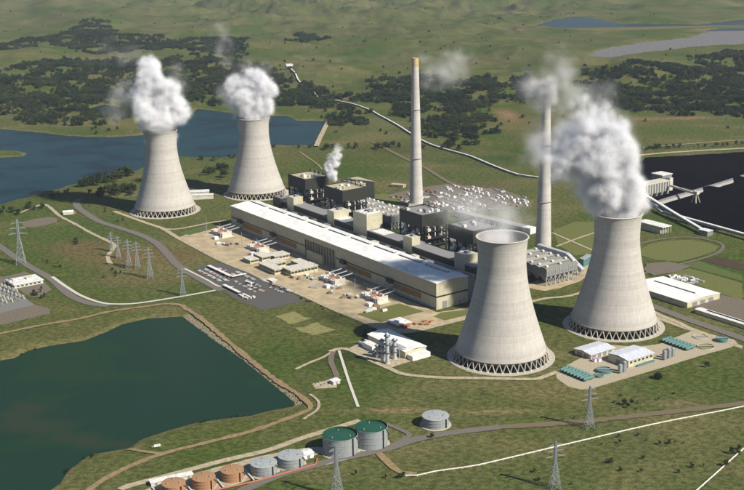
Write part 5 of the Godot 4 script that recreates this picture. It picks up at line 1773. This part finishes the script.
# ---------------------------------------------------------------- the scene
func _ready() -> void:
	var cam := Camera3D.new()
	cam.name = "camera"
	cam.fov = 23.65
	cam.near = 5.0
	cam.far = 40000.0
	cam.position = Vector3(0, 450, 0)
	cam.rotation_degrees = Vector3(-15.43, 0, -1.0)
	add_child(cam)
	cam.current = true

	var env := Environment.new()
	var sky := Sky.new()
	var air := ProceduralSkyMaterial.new()
	air.sky_top_color = Color(0.36, 0.46, 0.62)
	air.sky_horizon_color = Color(0.70, 0.75, 0.80)
	air.sky_curve = 0.12
	air.ground_bottom_color = Color(0.25, 0.26, 0.2)
	air.ground_horizon_color = Color(0.5, 0.55, 0.55)
	sky.sky_material = air
	env.background_mode = Environment.BG_SKY
	env.sky = sky
	env.background_energy_multiplier = 0.55
	env.tonemap_mode = Environment.TONE_MAPPER_LINEAR
	env.tonemap_exposure = 1.4
	env.sdfgi_enabled = true
	env.ssao_enabled = true
	env.ssil_enabled = true
	env.fog_enabled = true
	env.fog_light_color = Color(0.80, 0.86, 0.95)
	env.fog_density = 0.000026
	var we := WorldEnvironment.new()
	we.name = "air"
	we.environment = env
	add_child(we)

	var sun := DirectionalLight3D.new()
	sun.name = "sun"
	sun.light_energy = 1.6
	sun.light_color = Color(1.0, 0.965, 0.905)
	sun.light_angular_distance = 0.5
	sun.shadow_enabled = true
	add_child(sun)
	sun.look_at_from_position(Vector3.ZERO, -Vector3(0.83, 0.84, 0.55), Vector3.UP)

	rng.seed = 1
	hill = FastNoiseLite.new()
	hill.seed = 3
	hill.frequency = 0.0011
	hill.fractal_octaves = 3
	swell = FastNoiseLite.new()
	swell.seed = 4
	swell.frequency = 0.0032
	swell.fractal_octaves = 3
	patch = FastNoiseLite.new()
	patch.seed = 6
	patch.frequency = 0.0035
	patch.fractal_octaves = 4
	fine = FastNoiseLite.new()
	fine.seed = 7
	fine.frequency = 0.012
	fine.fractal_octaves = 4
	make_materials()
	paint("track_bank", srgb(0.30, 0.29, 0.27), 0.95)
	paint("car_blue", srgb(0.06, 0.10, 0.22), 0.3)
	paint("rust_brown", srgb(0.24, 0.14, 0.09), 0.8)
	paint("ridge_a", srgb(0.32, 0.31, 0.28), 0.7)
	paint("ridge_b", srgb(0.22, 0.22, 0.20), 0.7)
	paint("dosing", srgb(0.45, 0.28, 0.50), 0.6)

	# land and water
	var main_lake := add_lake(MAIN_LAKE, -2.5, 9.0)
	var inlet := add_lake(INLET, -2.5, 6.0)
	var pond := add_lake(POND, -2.0, 3.0)
	var far_lake := add_lake(FAR_LAKE, 2.0, 30.0)
	var mud := add_lake(MUD, 1.0, 25.0)
	islet = add_lake(ISLET, -2.5, 4.0)
	lakes.erase(islet)
	build_ground()
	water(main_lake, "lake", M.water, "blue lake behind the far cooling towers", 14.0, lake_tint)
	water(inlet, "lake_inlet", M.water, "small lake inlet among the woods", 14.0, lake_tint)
	water(pond, "pond", M.pond_water, "dark green pond with a straight dam side", 6.0, pond_tint)
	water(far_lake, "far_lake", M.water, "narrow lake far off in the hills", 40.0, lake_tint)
	water(mud, "mud_flat", M.mud, "pale grey mud flat below the far lake", 60.0, plain_tint)
	ground_cover()

	# the plant
	for s in [["cooling tower with a thick white plume beside the winding road and lake", 674.0, -34.0], ["cooling tower close behind the far end of the turbine hall", 687.0, 145.5], ["cooling tower without a plume, bare rim, beside the chemical plant", -163.0, -40.7], ["cooling tower with the largest plume above the water treatment works", -167.0, 126.6]]:
		fill_tower(cooling_tower(s[0], at(s[1], s[2])))
	chimney(439, 304, "tall slim chimney with a yellowish top band behind the boilers", 241.0, true)
	chimney(92.9, 261, "tall chimney with its top in smoke beside the ribbed precipitator", 236.0, false)
	turbine_hall()
	bunker_bay()
	bunker_tower(460, 483, 60, 78, 44, "dark_clad", "dark block tower at the far end of the bunker bay")
	bunker_tower(428, 447, 63.4, 80, 50, "cream", "cream block tower next to the dark one on the bunker bay")
	bunker_tower(317, 335, 63.4, 88.8, 50, "cream", "cream block tower with a low roof beside it on the bunker bay")
	bunker_tower(235, 268, 63.4, 90, 61, "cream", "largest cream block tower, at the middle of the bunker bay")
	bunker_tower(132, 151, 63.4, 77, 50, "cream", "cream block tower in front of the boiler house with the grey roof")
	bunker_tower(24, 44, 63.4, 85, 50, "cream", "cream block tower at the near end of the bunker bay")
	boiler_house(475, 120, "dark boiler house with a pale tan roof nearest the far cooling towers", 1, true)
	boiler_house(372, 120, "dark boiler house with a tan roof and a puff of steam", 2, true)
	boiler_house(181, 120, "dark boiler house with a grey roof in front of the tall chimney", 3, false)
	boiler_house(75, 120, "dark boiler house veiled by mist behind the near cooling tower", 4, false)
	precipitator(-12, 168, 84, 55, 23.6, "grey precipitator with ridged roof below the near chimney")
	precipitator(88, 168, 84, 55, 23.6, "grey precipitator behind the misty boiler house")
	precipitator(338, 180, 70, 46, 21, "grey precipitator with striped roof in front of the tall chimney")
	precipitator(415, 180, 70, 46, 21, "grey precipitator behind the boiler house that vents steam")
	for u in [478.0, 368.0, 174.0, 80.0]:
		transformer_bay(u, {478.0: "transformer bay with red walls near the far end of the hall", 368.0: "transformer bay with red walls between two hoods beside the offices", 174.0: "transformer bay with red walls right of the hall's middle bay", 80.0: "transformer bay with red walls next to the yard lawn"}[u])
	offices()
	chemical_plant()
	tank_farm()
	water_works()
	coal_plant()
	east_side()
	laydown()
	car_park()
	pylons()
	switchyard()
	overland()
	make_tree_parts()
	forest()
	single_trees()
	plumes()

func ground_cover() -> void:
	plate(GREY_PATCH, "bare_patch", M.grey_dirt, "grey bare patch in the field near the lake")
	plate(GRAVEL, "switchyard_gravel", M.gravel, "grey gravel of the switchyard")
	plate(SWITCH_PAD, "switch_house_pad", M.grey_dirt, "dusty pad round the switch house")
	plate(SWITCH_DIRT, "switchyard_dirt", M.grey_dirt, "bare dirt beside the switchyard")
	plate(YARD, "yard", M.dirt, "tan dirt yard along the turbine hall")
	plate(STACK_YARD, "ash_yard", M.dirt, "tan dirt yard below the precipitator")
	plate(LAYDOWN, "storage_yard", M.grey_dirt, "grey brown storage yard behind the boilers", 6.0)
	plate(YARD_LAWN, "yard_lawn", M.lawn, "mown lawn at the near end of the dirt yard", 0.6)
	plate(END_LAWN, "end_lawn", M.lawn, "small lawn at the hall end wall", 0.6)
	plate(GATE_LAWN, "gate_lawn", M.lawn_dark, "strip of lawn near the far cooling tower", 0.6)
	plate(PRECIP_LAWN, "rear_lawn", M.lawn, "curved lawn behind the precipitators", 0.8)
	plate(CAR_PARK, "car_park", M.asphalt, "asphalt car park beside the yard road", 0.5)
	plate(DEMIN_PAD, "plant_pad", M.pale_track, "pale concrete pad of the chemical plant", 0.8)
	plate(KIOSK_PAD, "kiosk_pad", M.pale_track, "small bare pad by the kiosk", 1.0)
	plate(WATER_PAD, "works_pad", M.concrete_pad, "pale concrete pad of the water treatment works", 0.6)
	plate(SHED_YARD, "shed_yard", M.grey_dirt, "stony yard beside the big shed")
	plate(CHIM_FIELD, "chimney_field", M.lawn, "mown field behind the near chimney", 1.0)
	plate(SHED_LAWN, "shed_lawn", M.lawn, "mown lawn beyond the big shed", 1.0)
	plate(OVAL_FIELD, "oval_lawn", M.lawn, "oval mown lawn near the conveyors", 1.0)
	plate(GREEN_STRIP, "green_strip", M.lawn_dark, "dark green strip of lawn by the ash basin", 1.0)
	plate(ASH_BASIN, "ash_basin", M.basin, "dark brown ash basin")
	plate(EAST_VERGE, "road_verge", M.pale_track, "pale verge beside the asphalt road", 0.8)
	plate(TANK_PAD, "tank_pad", M.pale_track, "pale concrete pad of the tank farm", 0.8)
	plate(STRAW_A, "straw_plot", M.straw, "dry straw coloured plot beside the car park", 5.0)
	plate(STRAW_B, "dry_plot", M.straw, "dry straw coloured plot closer to the chemical plant", 5.0)
	plate(COAL_YARD, "coal_yard", M.coal, "black coal yard", 5.0)
	lane(SWITCHYARD_ROAD, 11, "switchyard_road", M.road, "grey asphalt road past the switchyard", 0.05)
	lane(PALE_ROAD, 4.5, "pale_road", M.pale_concrete, "pale concrete road edge curving below the pylon field", 0.1)
	lane(WINDING_ROAD, 12, "winding_road", M.road, "winding grey asphalt road down to the car park", 0.05)
	lane(PALE_STRIP, 3.0, "pale_kerb", M.pale_concrete, "pale concrete strip leading to the car park", 0.1)
	lane(FIELD_TRACK, 6.0, "field_track", M.pale_track, "pale dirt track through the tan field", 0.5)
	lane(PERIMETER_ROAD, 7.5, "perimeter_road", M.pale_track, "pale perimeter road along the dirt yard", 0.1)
	lane(YARD_ROAD, 8.0, "yard_road", M.pale_track, "pale road past the hall end", 0.1)
	lane(LAWN_ROAD, 6.0, "lawn_road", M.pale_track, "pale road between the lawns by the far tower", 0.1)
	lane(DEMIN_ROAD, 6.5, "plant_road", M.pale_track, "pale concrete road curving past the near cooling tower", 0.05)
	lane(SHORT_ROAD, 4.0, "short_track", M.pale_track, "short pale track by the kiosk", 0.3)
	lane(KIOSK_TRACK, 6.0, "kiosk_track", M.grey_dirt, "brown track to the kiosk", 0.3)
	lane(FOOT_ROAD, 2.9, "concrete_path", M.pale_concrete, "straight pale concrete path down the slope", 0.1)
	lane(TOWER_ROAD, 7.0, "tower_road", M.pale_track, "pale road beside the steaming cooling tower", 0.1)
	lane(EAST_ROAD, 13.0, "east_road", M.road, "grey asphalt road past the big shed", 0.04)
	lane(OVAL_ROAD, 5.0, "oval_road", M.grey_dirt, "dirt road round the oval lawn", 0.2)
	lane(EAST_PATH_A, 4.0, "east_path", M.pale_track, "pale track across the mown field", 0.3)
	lane(EAST_PATH_B, 4.0, "field_path", M.pale_track, "pale cross track in the mown field", 0.3)
	lane(EAST_PATH_C, 6.0, "ash_road", M.pale_track, "pale road between the two near cooling towers", 0.2)
	lane(TANK_ROAD_NORTH, 7.5, "tank_road", M.pale_track, "pale road behind the tank farm", 0.1)
	lane(LOWER_ROAD, 10.0, "lower_road", M.road, "grey asphalt road below the tanks", 0.08)
	lane(LOWER_TRACK, 9.0, "lower_track", M.grey_track, "brown grey track across the slope", 0.5)
	lane(TANK_LOOP, 5.0, "loop_road", M.road, "asphalt loop round the green roofed tanks", 0.1)
	lane(DIRT_SPUR, 7.0, "dirt_spur", M.track, "brown dirt spur to the white pipeline", 0.4)
	lane(DAM_TRACK, 6.0, "dam_track", M.track, "tan dirt track round the pond on the dam", 0.7)
	riprap()
	lane(SHORE_SPUR, 4.0, "shore_track", M.track, "tan spur to the pond outlet", 0.4)
	lane(DAM_LOOP, 3.0, "dam_loop", M.pale_track, "thin pale loop track at the dam corner", 0.3)
	lane(COAL_ROAD, 11.0, "coal_road", M.pale_track, "pale road along the far edge of the coal yard", 0.1)
	lane(DAM_WALL, 10.0, "dam_wall", M.pale_track, "pale dam crest at the end of the lake", 0.2, 1.5)
	lane(REAR_ROAD, 9.0, "rear_road", M.grey_track, "brown road behind the storage yard", 0.3)
	lane(NORTH_TRACK, 4.0, "north_track", M.pale_track, "thin track beyond the coal yard road", 0.4)
	lane(BANK_TRACK, 4.0, "bank_track", M.track, "thin track up the bank near the boilers", 0.5)
	plate(EAST_DIRT, "east_dirt", M.grey_dirt, "bare dirt patch between oval lawn and big shed", 4.0)
	for s in [[WHITE_PIPE, "white concrete pipeline crossing the lower meadow"], [CORNER_PIPE, "short white pipeline in the meadow corner"]]:
		var t := thing("pipeline", s[1], "pipeline", Vector3.ZERO)
		var p := smooth_line(s[0], 12.0)
		for i in p.size() - 1:
			var a := Vector3(p[i].x, 0.85, p[i].y)
			var c := Vector3(p[i + 1].x, 0.85, p[i + 1].y)
			var b := Build.new()
			b.tube(a, c, 0.65, 0.65, 10)
			put(b, "pipe_section", M.offwhite, t)
			b = Build.new()
			b.beam(a - Vector3.UP * 0.9, a + (c - a).normalized() * 1.2 - Vector3.UP * 0.9, 1.7, 0.9)
			put(b, "saddle", M.concrete, t)
	# the outlet works on the pond shore, and pale stones about it
	var o := thing("outlet_works", "small white outlet box on the pond shore", "box", Vector3(-196, 0, -965), 0.4)
	part(o, "box", M.white, Vector3(-3, -2, -1.5), Vector3(3, 1.2, 1.5))
	part(o, "pipe_head", M.concrete, Vector3(-5, -2.5, -1.0), Vector3(-3.01, 0.4, 1.0))


func riprap() -> void:
	# broken stone along the dam face
	var r := RandomNumberGenerator.new()
	r.seed = 23
	var b := Build.new()
	b.hexa([Vector3(-0.5, -0.4, -0.4), Vector3(0.55, -0.4, -0.5), Vector3(0.5, -0.4, 0.45), Vector3(-0.45, -0.4, 0.5), Vector3(-0.3, 0.35, -0.25), Vector3(0.35, 0.45, -0.2), Vector3(0.3, 0.3, 0.3), Vector3(-0.25, 0.4, 0.25)])
	var mm := MultiMesh.new()
	mm.transform_format = MultiMesh.TRANSFORM_3D
	mm.mesh = b.mesh()
	var spots := []
	var line := poly(POND)
	for i in range(9, 13):
		for k in int(line[i].distance_to(line[i + 1]) * 7.0):
			var q := line[i].lerp(line[i + 1], r.randf())
			var d := (line[i + 1] - line[i]).normalized().orthogonal()
			q += d * r.randf_range(-1.5, 6.5) * (1.0 if d.x > 0 else -1.0)
			spots.append(q)
	mm.instance_count = spots.size()
	for i in spots.size():
		var q: Vector2 = spots[i]
		var k := r.randf_range(0.4, 1.3)
		mm.set_instance_transform(i, Transform3D(Basis(Vector3.UP, r.randf() * TAU) * k, Vector3(q.x, ground(q.x, q.y) + 0.15, q.y)))
	var o := MultiMeshInstance3D.new()
	o.name = "riprap_stones"
	o.multimesh = mm
	o.material_override = M.stone
	add_child(o)
	tag(o, "broken stone lining the straight dam side of the pond", "stones", "", "stuff")


func plumes() -> void:
	var top := at(674, -34, 132)
	steam("steam_plume", M.steam, "thick white steam plume rising from the tower by the lake", top, [[0, 0, 0, 24, 1], [0, 10, 0, 31, 1], [-2, 22, 0, 35, 1], [-14, 38, 4, 27, 1], [9, 44, -4, 27, 1], [28, 28, 2, 21, 1], [-12, 66, 0, 22, 1], [-6, 88, 3, 21, 1], [-14, 100, -3, 17, 1], [20, 64, 5, 18, 1], [-30, 52, 0, 18, 0.8],
		[-42, 40, 5, 24, 0.12], [-58, 52, 0, 22, 0.08], [-70, 34, 0, 22, 0.06], [-40, 120, 0, 20, 0.05], [-80, 128, 0, 22, 0.035], [36, 70, 0, 20, 0.10], [-48, 70, 0, 20, 0.07], [30, 98, 4, 18, 0.05]], 1.0, 0.0066, 51, 34.0)
	top = at(687, 145.5, 132)
	steam("steam_plume", M.steam, "ragged white steam plume above the tower behind the hall end", top, [[0, 0, 0, 24, 1], [0, 9, 0, 29, 1], [0, 18, 0, 28, 1], [-16, 34, 0, 24, 1], [12, 38, 3, 25, 1], [-24, 56, -3, 19, 0.9], [6, 62, 0, 20, 1], [24, 50, 0, 17, 1], [-42, 34, 0, 19, 0.3], [-34, 44, 0, 22, 0.12],
		[-38, 94, 0, 16, 0.09], [-46, 120, 0, 20, 0.06], [-52, 150, 0, 20, 0.04], [16, 80, 0, 18, 0.10], [-10, 84, 0, 20, 0.08]], 1.0, 0.0066, 52, 32.0)
	top = at(-167, 126.6, 132)
	steam("steam_plume", M.steam, "largest white steam plume leaning off the tower by the water works", top, [[0, 0, 0, 24, 1], [0, 9, 0, 30, 1], [-2, 18, 0, 31, 1], [-10, 34, -4, 31, 1], [-26, 50, -6, 31, 1], [-26, 68, 4, 28, 1], [-6, 66, 0, 24, 1], [-4, 48, 4, 25, 1], [14, 28, 0, 20, 1], [-42, 72, -10, 30, 1], [-16, 82, -4, 26, 1], [-58, 56, -10, 24, 0.7], [-74, 72, -14, 21, 0.35], [-26, 100, -8, 22, 0.9], [-38, 112, -8, 18, 0.5], [6, 62, 0, 17, 0.6], [-60, 92, -8, 20, 0.3], [-10, 104, 0, 16, 0.3],
		[-30, 130, -8, 24, 0.08], [-50, 120, -8, 26, 0.10], [8, 84, 0, 20, 0.12], [-86, 60, -10, 22, 0.08]], 1.0, 0.0062, 53, 36.0)
	top = at(-163, -40.7, 132)
	steam("mist", M.steam, "thin mist drifting off the bare rimmed cooling tower", top, [[0, -4, 0, 20, 0.22], [-4, 8, -10, 26, 0.09], [-24, 12, -30, 28, 0.08], [-44, 14, -50, 28, 0.06], [8, 14, -20, 24, 0.06]], 1.0, 0.014, 54, 22.0)
	top = at(92.9, 261, 236)
	steam("smoke", M.smoke, "grey smoke hanging about the top of the near chimney", top, [[0, -4, 0, 18, 0.4, 1], [-12, -10, 0, 22, 0.24, 1], [10, 4, 0, 24, 0.22, 1], [22, 18, 0, 22, 0.12, 1], [-22, 0, 0, 22, 0.10, 1], [4, -28, 0, 20, 0.10, 1], [32, -10, 0, 22, 0.10, 1], [14, 34, 0, 20, 0.05, 1], [-6, -86, 0, 22, 0.25, 1], [-10, -66, 0, 20, 0.10, 1]], 1.0, 0.0125, 55, 24.0)
	top = at(439, 304, 243)
	steam("smoke", M.smoke, "faint grey smoke beside the top of the tall chimney", top, [[8, -4, 0, 10, 0.10, 1], [34, -26, -6, 26, 0.09, 1], [56, -22, -10, 30, 0.09, 1], [74, -12, -14, 24, 0.06, 1]], 1.0, 0.0125, 56, 26.0)
	top = at(430, 138, 70)
	steam("steam_puff", M.steam, "small white steam puff from the boiler house roof", top, [[0, 2, 0, 5, 1.6, 1], [-3, 9, 0, 7, 1.4, 1], [-6, 18, 0, 8, 1.2, 1], [2, 26, 0, 8, 0.7, 1], [5, 38, 0, 8, 0.4, 1], [8, 48, 0, 8, 0.2, 1], [-4, 34, 0, 7, 0.3, 1]], 0.42, 0.13, 57, 9.0)
